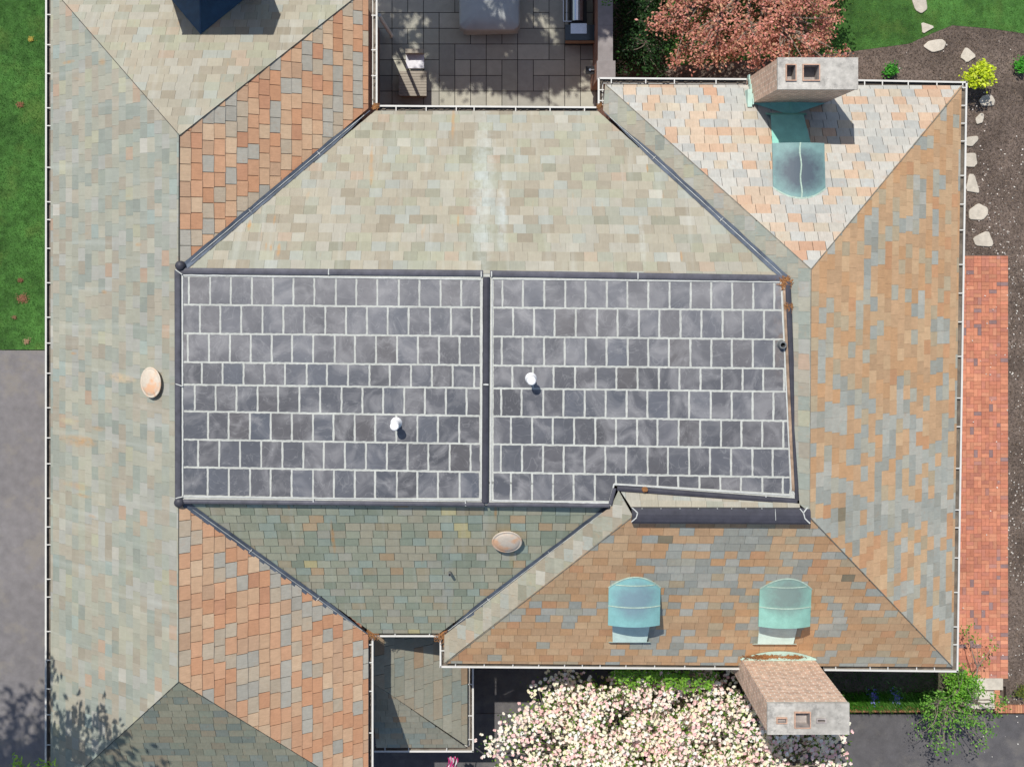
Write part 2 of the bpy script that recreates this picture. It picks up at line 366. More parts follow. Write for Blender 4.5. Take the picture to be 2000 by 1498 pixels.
M['brickc'] = brick_mat('chimney_brick', lin((206,168,142)), lin((190,148,124)), lin((222,212,198)))
def wallbox(x0, y0, x1, y1, z1, label=None):
    m = MB(); m.box((x0,y0,GZ-.3),(x1,y1,z1)); o = m.build('wall', M['brick'], house)
    if label: o['label'] = label
e = .26
a0 = W(92,0,EZ).x; a1 = W(727,0,EZ).x; ybt = W(0,1565,EZ).y; ytp = W(0,-32,EZ).y
yc0 = W(0,211,EZ).y; yc1 = W(0,1241,EZ).y; xr0 = W(1172,0,EZ).x; xr1 = W(1870,0,EZ).x; yr0 = W(0,158,EZ).y; yr1 = W(0,1304,EZ).y; xk = W(862,0,EZ).x
wallbox(a0+e, ybt+e, a1-e, ytp-e, EZ-.12, 'shaded brick wall of the left wing facing the courtyard')
wallbox(a1-e, yc1+e, xr0+e, yc0-e, EZ-.12)
wallbox(xr0+e, yc1+e, xr1-e, yr0-e, EZ-.12)
wallbox(xk+e, yr1+e, xr1-e, yc1+e-.003, EZ-.12)
wallbox(a1-e, W(0,1463,LZ).y+e, W(918,0,LZ).x-e, yc1+e-.003, LZ-.1)

# ---------------------------------------------------------------- gutters
def gutter(p, q, inward, label=None, wd=.125, step=.66, seed=0, dirt=.0, hang=True):
    """p,q outer edge ends in world; inward unit (x,y)"""
    R = random.Random(seed+50); p = Vector(p); q = Vector(q); i3 = Vector((*inward,0)); d = (q-p).normalized(); L_ = (q-p).length
    g = MB(); t = .02
    # profile: (distance inward, dz) outer lip, front, bottom, back
    prof = [(-.004,.012),(.036,.012),(.036,-.012),(.022,-.085),(wd-.0,-.085),(wd+.004,-.1),(0,-.1),(-.004,.012)]
    for k in range(len(prof)-1):
        a, b = prof[k], prof[k+1]
        g.face([p+i3*a[0]+Vector((0,0,a[1])), q+i3*a[0]+Vector((0,0,a[1])), q+i3*b[0]+Vector((0,0,b[1])), p+i3*b[0]+Vector((0,0,b[1]))])
    for e_ in (p, q):
        g.face([e_+i3*a+Vector((0,0,b)) for a, b in ((0,0),(0,-.1),(wd,-.1),(wd,0))])
    o = g.build('gutter', M['white'], house)
    if label: o['label'] = label
    b = MB(); b.face([p+i3*.02+Vector((0,0,-.075)), q+i3*.02+Vector((0,0,-.075)), q+i3*(wd-.02)+Vector((0,0,-.07)), p+i3*(wd-.02)+Vector((0,0,-.07))])
    # leaf litter
    x = 0
    while x < L_:
        if R.random() < dirt:
            c = p+d*x+i3*R.uniform(.03,wd-.03)+Vector((0,0,-.06)); s = R.uniform(.02,.05)
            b.face([c+d*s*math.cos(k)+i3*s*.6*math.sin(k)+Vector((0,0,R.uniform(0,.03))) for k in (0,1.5,3,4.6)], (1,1,1))
        x += .05
    b.build('gutter_bed', M['gutin'], o)
    if hang:
        x = R.uniform(.1,.4); first = None
        while x < L_-.1:
            if first is None:
                hb = MB(); hb.obox((0,0,.004), i3*(wd+.01)+Vector((0,0,.004)), .024, .012)
                first = hb.build('gutter_hanger', M['white'], None); ho = first
            else: ho = first.copy(); C.objects.link(ho)
            ho.location = p+d*x; ho.parent = o; ho.matrix_parent_inverse = Matrix.Identity(4)
            x += step*R.choice((.62,.9,1,1.05,1.2,1.45))
    return o
gz = EZ-.015
gutter(W(89,-34,gz), W(88,1568,gz), (1,0), 'long white gutter along the lawn and driveway', seed=1)
gutter(W(737,-34,gz), W(737,205,gz), (-1,0), 'white gutter above the courtyard brick wall', seed=2, dirt=.6)
gutter(W(741,206,gz), W(1166,209,gz), (0,-1), 'white gutter across the courtyard end', seed=3, dirt=.6)
gutter(W(1168,153,gz), W(1168,208,gz), (1,0), 'short white gutter return at the courtyard corner', seed=4, dirt=.9, step=.4)
gutter(W(1170,152,gz), W(1458,154,gz), (0,-1), 'white gutter above the red tree', seed=5, dirt=.7)
gutter(W(1668,156,gz), W(1889,160,gz), (0,-1), 'white gutter above the mulch bed', seed=6)
gutter(W(1889,160,gz), W(1871,1312,gz), (-1,0), 'long white gutter beside the brick walk', seed=7)
gutter(W(860,1303,gz), W(1447,1307,gz), (0,1), 'white gutter behind the blossom tree', seed=8)
gutter(W(1610,1309,gz), W(1871,1312,gz), (0,1), 'white gutter right of the lower chimney', seed=9)
gutter(W(859,1245,gz), W(859,1303,gz), (1,0), 'short white gutter above the low notch roof', seed=10, dirt=.9, step=.4)
gutter(W(728,1243,gz), W(859,1243,gz), (0,1), 'short white gutter at the top of the notch', seed=11, dirt=1)
gutter(W(729,1246,gz), W(729,1568,gz), (-1,0), 'white gutter of the left wing beside the notch', seed=12, dirt=.6)
gutter(W(925,1250,LZ), W(925,1468,LZ), (-1,0), 'low white gutter on the notch roof side', seed=13, dirt=.8)
gutter(W(731,1468,LZ), W(925,1468,LZ), (0,1), 'low white gutter at the foot of the notch roof', seed=14)
# rusty needle litter piled in the valley mouths
for (px, py, r, z, lb) in ((864,1238,.17,EZ+.03,'heap'),(727,1237,.14,EZ+.03,'heap'),(733,208,.06,EZ+.0,'heap'),(1171,208,.05,EZ,'heap'),(1535,553,.14,7.12,'heap'),(1541,600,.07,7.12,'x'),(1259,955,.035,7.16,'x')):
    m = MB(); R = random.Random(int(px)); c = W(px, py, z)
    for k in range(150):
        p = c+Vector((R.gauss(0, r*.5), R.gauss(0, r*.5), R.uniform(0,.03))); t = R.uniform(0, 6.3); l = R.uniform(.015,.04)
        d = Vector((math.cos(t), math.sin(t), R.uniform(-.1,.3)))*l; s = Vector((-math.sin(t), math.cos(t), 0))*.006
        m.face([p-d-s, p+d-s, p+d+s, p-d+s])
    m.build('needle_litter', M['rustdebris'], house)

# ---------------------------------------------------------------- flat roof
zf = 7.0
def fz(px, py): return zf+.0+max(0,(px-950)/600)*.10
def FP(px, py, dz=0): z = fz(px, py)+dz; return W(px, py, z)
def pan_extra(n, L, tc, c, noise, mixc, ramp, math_):
    nz = n.new('ShaderNodeTexNoise'); nz.inputs['Scale'].default_value = 1.6; nz.inputs['Detail'].default_value = 4; nz.inputs['Distortion'].default_value = 1.4; L.new(tc.outputs['Object'], nz.inputs['Vector'])
    c = mixc(ramp(nz.outputs['Fac'], .45, .72, 0, .62), c, lin((148,147,148)))
    sp = n.new('ShaderNodeSeparateXYZ'); L.new(tc.outputs['Object'], sp.inputs[0])
    # dusty film, strongest on the panels nearest the front edge
    g = ramp(sp.outputs[1], -3.2, -.8, 0., .38); c = mixc(math_('MULTIPLY', g, ramp(noise(2.2,3),.25,.7,.3,1)), c, lin((164,162,162)))
    nz = n.new('ShaderNodeTexNoise'); nz.inputs['Scale'].default_value = 1.1; nz.inputs['Detail'].default_value = 2; nz.inputs['Distortion'].default_value = 3.5; L.new(tc.outputs['Object'], nz.inputs['Vector'])
    arc = ramp(math_('ABSOLUTE', math_('SUBTRACT', nz.outputs['Fac'], .5)), .0, .014, .22, 0)
    c = mixc(arc, c, lin((168,168,168)))
    # brown run-off along the right edge
    b1 = math_('MULTIPLY', ramp(sp.outputs[0], 5.75, 6.2, 0, .75), ramp(noise(4,4),.42,.6,0,1)); b1 = math_('MULTIPLY', b1, ramp(sp.outputs[1], -2.9, -2.2, 0, 1))
    return mixc(b1, c, lin((150,118,90)))
M['panel'] = mkmat('membrane_panel', attr=True, rough=.5, spec=.4, var=.1, scale=5, bump=.12, bscale=14, extra=pan_extra)
M['joint'] = mkmat('joint_sealant', col=lin((182,184,178)), rough=.8, var=.12, scale=20, bump=.4, bscale=60)
M['cap'] = mkmat('dark_membrane_cap', col=lin((82,82,90)), rough=.5, var=.25, scale=5, bump=.15, bscale=12)
M['capd'] = mkmat('black_membrane', col=lin((62,62,70)), rough=.5, var=.2, scale=5, bump=.12, bscale=12)
M['brownstrip'] = mkmat('rusty_membrane', col=lin((150,128,108)), rough=.8, var=.4, scale=5, bump=.3)
M['flash'] = mkmat('valley_membrane', col=lin((84,92,104)), rough=.45, var=.3, scale=4, bump=.2, bscale=18)
M['seal'] = mkmat('white_seam_sealant', col=lin((188,190,186)), rough=.7, var=.1, scale=20, bump=.2)
fr = empty('flat_roof', (0,0,0)); fr.parent = house; fr['label'] = 'dark panelled flat roof with white joints in two fields'
m = MB()
edge = [(352,530),(352,978),(950,986),(1194,988),(1200,948),(1560,976),(1533,545),(950,535)]
m.face([FP(*p) for p in edge[0:3]]+[FP(950,535),]); m.face([FP(950,986),FP(1194,988),FP(1200,948),FP(950,940)]); m.face([FP(950,945),FP(1200,948),FP(1560,976),FP(1533,545),FP(950,535)])
m.build('joint_bed', M['joint'], fr)
yl = [539,595,651,707,751,803,858,912,968]; yr_ = [549,606,663,720,765,822,876,932,992]
def rowy(i, px, side): t = (px-358)/1182; return yl[i]+(yr_[i]-yl[i])*t
lj = [369,389.5,366.5,393.5,380,406,387,406]; rj = [980.5,1002,980,1000,978.5,998.5,978,997.7]
def shape_clip(poly, cpx): return clip(ccw(poly), ccw(cpx))
R = random.Random(3)
for side, (x0, x1, js) in enumerate(((358,939,lj),(964,1545,rj))):
    mm = MB()
    cps = [[(358,530),(939,530),(939,972),(358,972)]] if side == 0 else [[(1199,540),(1525,548),(1543,952),(1541,964),(1199,943)],[(962,540),(1199,540),(1199,943),(1190,978),(962,976)]]
    for i in range(8):
        xs = [x0]; x = js[i]
        while x < x1+2: xs.append(x+R.uniform(-.8,.8)); x += 40.9
        if xs[-1] < x1-12: xs.append(x1)
        elif side == 0: xs[-1] = min(xs[-1], x1)
        for k in range(len(xs)-1):
            a, b = xs[k]+(1.9 if k else 0), xs[k+1]-1.9
            if b-a < 3: continue
            ta, tb = rowy(i, (a+b)/2, side)+2.0, rowy(i+1, (a+b)/2, side)-2.0
            sl = 10/1182
            def wob(n_): return [R.uniform(-.55,.55) for _ in range(n_)]
            pts = []; N = 7
            for j, o_ in enumerate(wob(N)): t = j/N; pts.append((a+(b-a)*t, ta+sl*(b-a)*(t-.5)+o_))
            for j, o_ in enumerate(wob(N)): t = j/N; pts.append((b+o_, ta+(tb-ta)*t))
            for j, o_ in enumerate(wob(N)): t = j/N; pts.append((b-(b-a)*t, tb+sl*(b-a)*(.5-t)+o_))
            for j, o_ in enumerate(wob(N)): t = j/N; pts.append((a+o_, tb-(tb-ta)*t))
            v = R.gauss(1, .09); base = lin((88,89,94)); 
            tint = R.gauss(0, .03); col = (base[0]*v*(1+tint), base[1]*v, base[2]*v*(1-tint))
            for cp in cps:
                q = shape_clip(pts, cp)
                if len(q) < 3 or area(q) < 12: continue
                top = [FP(px, py, .006) for px, py in q]; lo = [FP(px, py, -.002) for px, py in q]
                top = top[::-1]; lo = lo[::-1]
                if (top[1]-top[0]).cross(top[len(top)//2]-top[0]).z < 0: top.reverse(); lo.reverse()
                mm.face(top, col)
                for j in range(len(top)): mm.face([lo[j], lo[(j+1)%len(lo)], top[(j+1)%len(top)], top[j]], col)
    o = mm.build('roof_panels', M['panel'], fr); o['label'] = ('left','right')[side]+' field of dark square roof panels in white joints'
def bar(name, pts, wd, h, mat, dz=0, parent=None, label=None):
    m = MB()
    for k in range(len(pts)-1): m.obox(pts[k], pts[k+1], wd, h, dz=dz)
    o = m.build(name, mat, parent or fr)
    if label: o['label'] = label
    return o
# soft-edged curb: low trapezoid section
def curb(name, p, q, wd, h, mat, parent=None, label=None, base=-.03):
    p = Vector(p); q = Vector(q); d = (q-p).normalized(); s = d.cross(Vector((0,0,1))).normalized(); m = MB()
    pr = [(-wd/2,base),(-wd/2,h*.55),(-wd*.36,h*.9),(-wd*.12,h),(wd*.12,h),(wd*.36,h*.9),(wd/2,h*.55),(wd/2,base)]
    for k in range(len(pr)-1):
        a, b = pr[k], pr[k+1]
        m.face([p+s*a[0]+Vector((0,0,a[1])), p+s*b[0]+Vector((0,0,b[1])), q+s*b[0]+Vector((0,0,b[1])), q+s*a[0]+Vector((0,0,a[1]))][::-1])
    for e_ in (p, q): m.face([e_+s*a+Vector((0,0,b)) for a, b in pr])
    o = m.build(name, mat, parent or fr)
    if label: o['label'] = label
    return o
curb('roof_curb', FP(347.5,527), FP(348.5,978), .13, .05, M['cap'], label='dark curb along the left edge of the flat roof')
curb('roof_curb', FP(352,529.5), FP(943,534), .13, .035, M['cap'])
curb('roof_curb', FP(957,534.5), FP(1530,543.5), .13, .035, M['cap'])
curb('roof_curb', FP(355,979), FP(946,984.5), .09, .05, M['cap'])
curb('roof_curb', FP(952,984.5), FP(1190,987), .08, .05, M['cap'])
curb('roof_curb', FP(1538,550), FP(1558,976), .12, .05, M['capd'])
curb('rusty_edge_strip', FP(1532,560,.0), FP(1549,958,.0), .07, .03, M['brownstrip'], label='rust-stained strip inside the right edge curb')
curb('roof_curb', FP(1205,953), FP(1556,979), .12, .06, M['capd'])
curb('roof_curb', FP(1200,953), FP(1192,984), .08, .05, M['cap'])
curb('expansion_joint', FP(950,541,.0), FP(947.5,980,.0), .14, .09, M['capd'], label='raised black bar dividing the two panel fields')
R = random.Random(9)
def seam(p, q, wd=.022, n=8, h=.012, jit=.004, parent=None, name='seam'):
    p = Vector(p); q = Vector(q); d = (q-p); s = d.cross(Vector((0,0,1))).normalized(); m = MB(); n = max(2, int(d.length/.09))
    L_ = []; Rr = []
    for k in range(n+1):
        c = p+d*k/n; L_.append(c+s*(wd/2+R.uniform(-jit,jit))); Rr.append(c-s*(wd/2+R.uniform(-jit,jit)))
    for k in range(n):
        u = Vector((0,0,h))
        m.face([Rr[k]+u, L_[k]+u, L_[k+1]+u, Rr[k+1]+u][::-1])
        m.face([L_[k], L_[k]+u, L_[k+1]+u, L_[k+1]]); m.face([Rr[k], Rr[k]+u, Rr[k+1]+u, Rr[k+1]][::-1])
    return m.build(name, M['seal'], parent or fr)
for a, b, wd in (((356.5,536),(357,969),.03),((357,537.5),(940,546),.028),((357,969.5),(940,976),.026),((941.5,545),(940,976),.03),((961,547),(958,977),.028),((961,545),(1525,551),.024),
              ((1525,551),(1545,955),.024),((1545,955),(1559,975),.022),((960,977),(1190,982),.03),((1191,978),(1199,945),.03),((1199,945),(1543,967),.03),
              ((343,527),(356,536),.02),((343,750),(356,754),.018),((343,973),(356,970),.018),((349,979),(360,985),.02)):
    seam(FP(*a,.05 if b[0]==356 else .008), FP(*b,.05 if b[0]==356 else .008), wd)
for px, y0, y1 in ((642,525,537),(940,530,541),(960,530,541),(1246,533,546),(612,973,984),(909,976,988),(1496,962,978)): seam(FP(px,y0,.036), FP(px,y1,.036), .022)
seam(FP(944,751,.09), FP(954,751,.09), .03)
# corner knobs
for px, py in ((352,519),(350,981)):
    m = MB(); c = W(px, py, zf+.02); n = 14; rr = .1
    for k in range(n):
        a, b = 2*math.pi*k/n, 2*math.pi*(k+1)/n; 
        for (r0, h0), (r1, h1) in (((1,-.06),(1,.04)),((1,.04),(.8,.075)),((.8,.075),(0,.085))):
            m.face([c+Vector((rr*r0*math.cos(a), rr*r0*math.sin(a), h0)), c+Vector((rr*r0*math.cos(b), rr*r0*math.sin(b), h0)), c+Vector((rr*r1*math.cos(b), rr*r1*math.sin(b), h1)), c+Vector((rr*r1*math.cos(a), rr*r1*math.sin(a), h1))])
    m.build('corner_boot', M['capd'], fr, smooth=True, merge=True)
# black ridge cap over the east-west ridge
a = pJ.hit(1234,1006); b = pJ.hit(1581,1008); 
rc = curb('ridge_cap', a+Vector((0,0,.0)), b+Vector((0,0,.0)), .31, .1, M['capd'], parent=house, label='long black ridge cap with white sealed ends', base=-.12)
for (p0, p1) in (((1234,991),(1245,1001)),((1245,1001),(1243,1010)),((1243,1010),(1233,1019)),((1562,993),(1569,1001)),((1577,991),(1569,1001)),((1569,1001),(1572,1012)),((1572,1012),(1582,1022)),((1514,993),(1515,1016))):
    z = a.z+.1; seam(W(*p0,z), W(*p1,z), .02 if p0[0]!=1514 else .01, parent=rc)
for k, px in enumerate((1254,1291,1328,1364,1401,1429,1457,1488)):
    m = MB(); c = W(px, 993, a.z+.095); m.tube([c, c+Vector((0,0,.012))], [.011,.009], 7); m.build('screw_head', M['seal'], rc)
# valleys: folded membrane with a pale seam
def valley(p, q, lab, frac=(0,1), wd=.09, tail=.0, n1=None, n2=None, seed=0):
    p = Vector(p); q = Vector(q); P0 = p.lerp(q, frac[0]); Q0 = p.lerp(q, frac[1]); d = (Q0-P0).normalized(); m = MB(); Rv = random.Random(seed)
    N = 26; pts = []
    for k in range(N+1):
        c = P0.lerp(Q0, k/N); t = 1
        if tail and k/N > 1-tail: t = max(.15, (1-k/N)/tail)
        row = []
        for pl, sgn in ((n1, 1), (n2, -1)):
            inn = pl.n.cross(d); 
            if inn.dot(pl.d) < 0: inn = -inn
            row.append((c+inn*(wd*t+Rv.uniform(-.008,.008))+pl.n*.02, c+inn*(wd*.25*t)+pl.n*.022))
        pts.append(row)
    for k in range(N):
        A, B = pts[k], pts[k+1]
        for s in (0,1):
            f = [A[s][0], A[s][1], B[s][1], B[s][0]]; 
            if (f[1]-f[0]).cross(f[2]-f[0]).z < 0: f.reverse()
            m.face(f)
        f = [A[0][1], A[1][1], B[1][1], B[0][1]]
        if (f[1]-f[0]).cross(f[2]-f[0]).z < 0: f.reverse()
        m.face(f)
    o = m.build('valley_flashing', M['flash'], house); o['label'] = lab
    s = seam(P0.lerp(Q0,.04)+Vector((0,0,.05)), P0.lerp(Q0,.97)+Vector((0,0,.05)), .009, jit=.003, parent=o)
    for t in (.34, .71):
        c = P0.lerp(Q0,t)+Vector((0,0,.055)); side = d.cross(Vector((0,0,1)))*.05; seam(c-side, c+side, .012, parent=o)
valley(pE.hit(358,524), pE.hit(727,213), 'dark valley flashing between the chequered orange and the broad beige slopes', (0,.985), n1=pE, n2=pD, tail=.2, seed=1)
valley(pE.hit(1538,548), pE.hit(1176,216), 'dark valley flashing beside the grey strip below the bright hip', (0,.985), n1=pE, n2=pH, tail=.3, seed=2)
valley(pF.hit(362,982), pF.hit(723,1240), 'dark valley flashing between the lower orange slope and the green slope', (0,.985), n1=pF, n2=pD, tail=.2, seed=3)
valley(pF.hit(1190,989), pF.hit(862,1240), 'dark valley flashing between green slope and narrow pale strip', (0,.985), n1=pF, n2=pK, tail=.2, seed=4)

# ---------------------------------------------------------------- vents on the roof
M['plastic'] = mkmat('white_pvc', col=(.8,.8,.8), rough=.35, var=.03, bump=0)
M['black'] = mkmat('black_rubber', col=(.012,.012,.013), rough=.6, bump=.05)
M['lead'] = mkmat('grey_metal', col=(.22,.23,.23), rough=.45, metal=.5, var=.2)
for px, py, lb in ((774,826,'white pipe vent on the left panel field'),(1037,739,'white pipe vent on the right panel field')):
    t = empty('vent_pipe', FP(px, py, .006)); t.parent = house; t['label'] = lb; c = Vector(FP(px,py,.006))
    m = MB(); m.tube([c, c+Vector((0,0,.03)), c+Vector((0,0,.1)), c+Vector((0,0,.2))], [.12,.105,.075,.07], 20); o = m.build('boot', M['plastic'], t, smooth=False)
    m = MB(); m.tube([c+Vector((0,0,.2)), c+Vector((0,0,.38))], [.058,.058], 20); m.build('pipe', M['plastic'], t)
    m = MB(); m.tube([c+Vector((0,0,z)) for z in (.36,.365,.43,.45)], [.07,.09,.09,.07], 24); m.build('vent_cap', M['plastic'], t)
t = empty('vent_pipe', FP(1526,673,.0)); t.parent = house; t['label'] = 'short open black pipe at the flat roof edge'; c = Vector(FP(1526,673,.006))
m = MB()
for k in range(20):
    a_, b_ = 2*math.pi*k/20, 2*math.pi*(k+1)/20
    def rg(r, h, a): return c+Vector((r*math.cos(a), r*math.sin(a), h))
    for (r0,h0),(r1,h1) in (((.1,0),(.085,.02)),((.085,.02),(.075,.14)),((.075,.14),(.05,.14)),((.05,.14),(.05,.01))):
        m.face([rg(r0,h0,a_), rg(r0,h0,b_), rg(r1,h1,b_), rg(r1,h1,a_)])
m.build('pipe', M['lead'], t); m = MB(); m.tube([c+Vector((0,0,.012)), c+Vector((0,0,.02))], [.05,.05], 16); m.build('pipe_bore', M['black'], t)
def mush(px, py, pl, lb):
    c = pl.hit(px, py); t = empty('roof_vent', c); t.parent = house; t['label'] = lb; m = MB(); n = 36
    prof = [(.0,.175),(.12,.172),(.22,.158),(.27,.142),(.285,.13),(.29,.134),(.318,.132),(.325,.124),(.32,.108),(.2,.11),(.19,.0)]
    def pt(r, h, a): return c+pl.u*(r*math.cos(a))+pl.v*(r*math.sin(a))+pl.n*(h-.005)
    for k in range(n):
        a_, b_ = 2*math.pi*k/n, 2*math.pi*(k+1)/n
        for (r0,h0),(r1,h1) in zip(prof[1:], prof[:-1]):
            if r1 == 0: m.face([pt(r0,h0,a_), pt(r0,h0,b_), pt(0,h1,0)])
            else: m.face([pt(r0,h0,a_), pt(r0,h0,b_), pt(r1,h1,b_), pt(r1,h1,a_)])
    def ext(n_, L, tc, c_, noise, mixc, ramp, math_):
        c_ = mixc(ramp(noise(3.2,5,None,.55), .5,.63,0,.75), c_, lin((216,164,124))); return mixc(ramp(noise(5,6,None,.7),.63,.72,0,.7), c_, lin((170,104,66)))
    if 'rustywhite' not in M: M['rustywhite'] = mkmat('rusting_white_enamel', col=lin((200,188,172)), rough=.85, var=.08, bump=.05, extra=ext)
    m.build('vent_dome', M['rustywhite'], t, smooth=True, merge=True)
mush(303,746,pA,'rust-stained white oval dome vent on the long pale slope beside the flat roof')
mush(990,1050,pF,'rust-stained white oval dome vent on the green slope')
c = pF.hit(879,1117); m = MB(); m.tube([c, c+Vector((0,0,.2))], [.035,.035], 12); o = m.build('vent_pipe', M['lead'], house); o['label'] = 'thin metal stub pipe on the green slope'
m = MB(); m.tube([c+Vector((0,0,.2)), c+Vector((0,0,.204))], [.025,.025], 12); m.build('pipe_bore', M['black'], o)

# ---------------------------------------------------------------- copper dormers
def cop(name, base, dark, dk, cen=None, rx=.4, ry=.5):
    def ext(n, L, tc, c, noise, mixc, ramp, math_):
        if cen:
            mp = n.new('ShaderNodeVectorMath'); mp.operation='SUBTRACT'; L.new(tc.outputs['Object'], mp.inputs[0]); mp.inputs[1].default_value = (cen[0],cen[1],0)
            sp = n.new('ShaderNodeSeparateXYZ'); L.new(mp.outputs[0], sp.inputs[0])
            dx = math_('DIVIDE', sp.outputs[0], rx); dy = math_('DIVIDE', sp.outputs[1], ry)
            r2 = math_('ADD', math_('MULTIPLY',dx,dx), math_('MULTIPLY',dy,dy)); r2 = math_('ADD', r2, math_('MULTIPLY', math_('SUBTRACT', noise(4,5,None,.7), .5), 1.3))
            c = mixc(ramp(r2, 1.25, .2, 0, dk), c, dark)
        f = ramp(noise(55,5,None,.8), .5,.72,0,.25); return mixc(f, c, tuple(x*.6 for x in dark))
    return mkmat(name, col=base, rough=.55, spec=.35, var=.1, scale=6, bump=.12, bscale=30, extra=ext)
M['verd'] = cop('pale_verdigris', lin((176,204,192)), lin((120,170,160)), 0)
M['turq'] = cop('turquoise_verdigris', lin((138,200,184)), lin((110,160,150)), 0)
M['apron'] = cop('chalky_verdigris', lin((208,230,220)), lin((150,190,180)), 0)
M['seamv'] = mkmat('verdigris_seam', col=lin((164,184,170)), rough=.7, var=.2, scale=20)
M['shade'] = mkmat('dormer_front_shade', col=(.03,.09,.1), rough=.6)  # dark teal stands for the shade under the dormer roof edge
def dormer(xc, yfront, yback, s, pl, ztop, zside, zdrop, mat, label, seams, apron, centre=False):
    """s=-1 faces image-down (-y), +1 faces image-up. Barrel copper roof from yback to yfront."""
    hw = .56; t = empty('dormer', (xc, yfront, pl.z(xc, yfront))); t.parent = house; t['label'] = label
    N = 16; M_ = 10; rf = MB()
    def top(x, y):
        f = (y-yback)/(yfront-yback); k = (x-xc)/hw
        return zside+(ztop-zside)*(1-k*k)-zdrop*f
    def yint(x):   # where the vault meets the slope
        lo, hi = yback-s*1.2, yfront
        for _ in range(30):
            mid = (lo+hi)/2
            if top(x, mid) < pl.z(x, mid): lo = mid
            else: hi = mid
        return (lo+hi)/2
    grid = []
    for i in range(N+1):
        x = xc-hw+2*hw*i/N; y0 = yint(x)-s*.02; grid.append([Vector((x, y0+(yfront-y0)*j/M_, top(x, y0+(yfront-y0)*j/M_)+.014)) for j in range(M_+1)])
    for i in range(N):
        for j in range(M_):
            f = [grid[i][j], grid[i+1][j], grid[i+1][j+1], grid[i][j+1]]
            if (f[1]-f[0]).cross(f[2]-f[0]).z < 0: f.reverse()
            rf.face(f)
        a, b = grid[i][-1], grid[i+1][-1]; dn = Vector((0,0,-.045)); rf.face([a, b, b+dn, a+dn] if s < 0 else [b, a, a+dn, b+dn])
    for side in (0, N):   # drip edges at the sides
        for j in range(M_): a, b = grid[side][j], grid[side][j+1]; dn = Vector((0,0,-.045)); rf.face([a, b, b+dn, a+dn] if (side == 0) == (s < 0) else [b, a, a+dn, b+dn])
    ro = rf.build('dormer_roof', mat, t, smooth=False)
    # cheeks and front
    ch = MB(); hw2 = .41; yw = yfront-s*.13
    for sg in (-1, 1):
        x = xc+sg*hw2; y0 = yint(x)
        ch.face([(x,y0,pl.z(x,y0)-.05),(x,yw,pl.z(x,yw)-.05),(x,yw,top(x,yw)),(x,y0,top(x,y0))] if sg*s < 0 else [(x,y0,top(x,y0)),(x,yw,top(x,yw)),(x,yw,pl.z(x,yw)-.05),(x,y0,pl.z(x,y0)-.05)])
    fr_ = [(xc-hw2+2*hw2*i/8, yw, top(xc-hw2+2*hw2*i/8, yw)) for i in range(9)]
    bl = (xc-hw2,yw,pl.z(xc,yw)-.05); br_ = (xc+hw2,yw,pl.z(xc,yw)-.05)
    ch.face([bl, br_]+fr_[::-1] if s < 0 else [br_, bl]+fr_)
    ch.build('dormer_wall', M['verd'], t)
    lv = MB(); lv.box((xc-.27, yw+(-.012 if s<0 else .0), pl.z(xc,yw)+.1), (xc+.27, yw+(0 if s<0 else .012), pl.z(xc,yw)+.36)); lv.build('shade_panel', M['shade'], t)  # dark panel paints the roof edge's shade onto the front wall
    # apron lying on the slates
    ap = MB(); d0, d1 = apron; ya, yb = yw, yfront+s*d1
    def sl(x, y, h): return Vector((x, y, pl.z(x, y)+h))
    q = [sl(xc-.44,ya,.035), sl(xc+.44,ya,.035), sl(xc+d0,yb,.13), sl(xc-d0,yb,.13)]
    if (q[1]-q[0]).cross(q[2]-q[0]).z < 0: q.reverse()
    ap.face(q)
    f = [sl(xc-d0-.08,yb-s*.0,.128), sl(xc+d0+.08,yb,.128), sl(xc+d0+.08,yb+s*.06,.026), sl(xc-d0-.08,yb+s*.06,.026)]
    if (f[1]-f[0]).cross(f[2]-f[0]).z < 0: f.reverse()
    ap.face(f)
    for a_, b_ in ((f[0],f[1]),(f[1],f[2]),(f[2],f[3]),(f[3],f[0])): ap.face([a_, b_, b_-Vector((0,0,.04)), a_-Vector((0,0,.04))])
    ap.build('apron', M['turq'] if s > 0 else M['apron'], t)
    # raised seams
    for fr1 in seams:
        sm = MB()
        for i in range(N):
            p = [g[0].lerp(g[-1], 0) for g in (grid[i], grid[i+1])]
            ys = yback+(yfront-yback)*fr1
            P = [Vector((xc-hw+2*hw*k/N, ys, top(xc-hw+2*hw*k/N, ys)+.016)) for k in (i, i+1)]
            if all((yy.y-yint(yy.x))*s > 0 for yy in P): sm.obox(P[0], P[1], .02, .014)
        if sm.f: sm.build('seam', M['seamv'], ro)
    if centre:
        sm = MB(); P = [Vector((xc+.015*math.sin(j*1.3), g.y, g.z)) for j, g in enumerate(grid[N//2])]
        for k in range(len(P)-1): sm.obox(P[k], P[k+1], .028, .02)
        sm.build('seam', M['seamv'], ro)
    sm = MB(); P = [g[0]+Vector((0,0,.0)) for g in grid]     # sealed line where it meets the slates
    for k in range(N): sm.obox(P[k], P[k+1], .028, .018)
    sm.build('seam', M['seamv'], ro)
    return t
def Wd(px, py, z): return W(px, py, z)
M['copA'] = cop('blue_verdigris', lin((128,176,176)), lin((116,136,148)), .85, (W(1240,0,6.1).x, W(0,1172,6.1).y), .5, .42)
M['copB'] = cop('green_verdigris', lin((138,184,170)), lin((118,130,126)), .85, (W(1535,0,6.1).x, W(0,1160,6.1).y), .55, .5)
M['copC'] = cop('slate_blue_copper', lin((118,150,148)), lin((80,90,100)), .97, (W(1560,0,6.1).x, W(0,335,6.1).y), .58, .5)
def zfit(pl, x, py):
    p = pl.hit(x, py); return p
pb = pJ.hit(1240,1128); ps = pJ.hit(1240,1146)
xa = W(1240,0,6.1).x; yf = W(0,1222,5.98).y
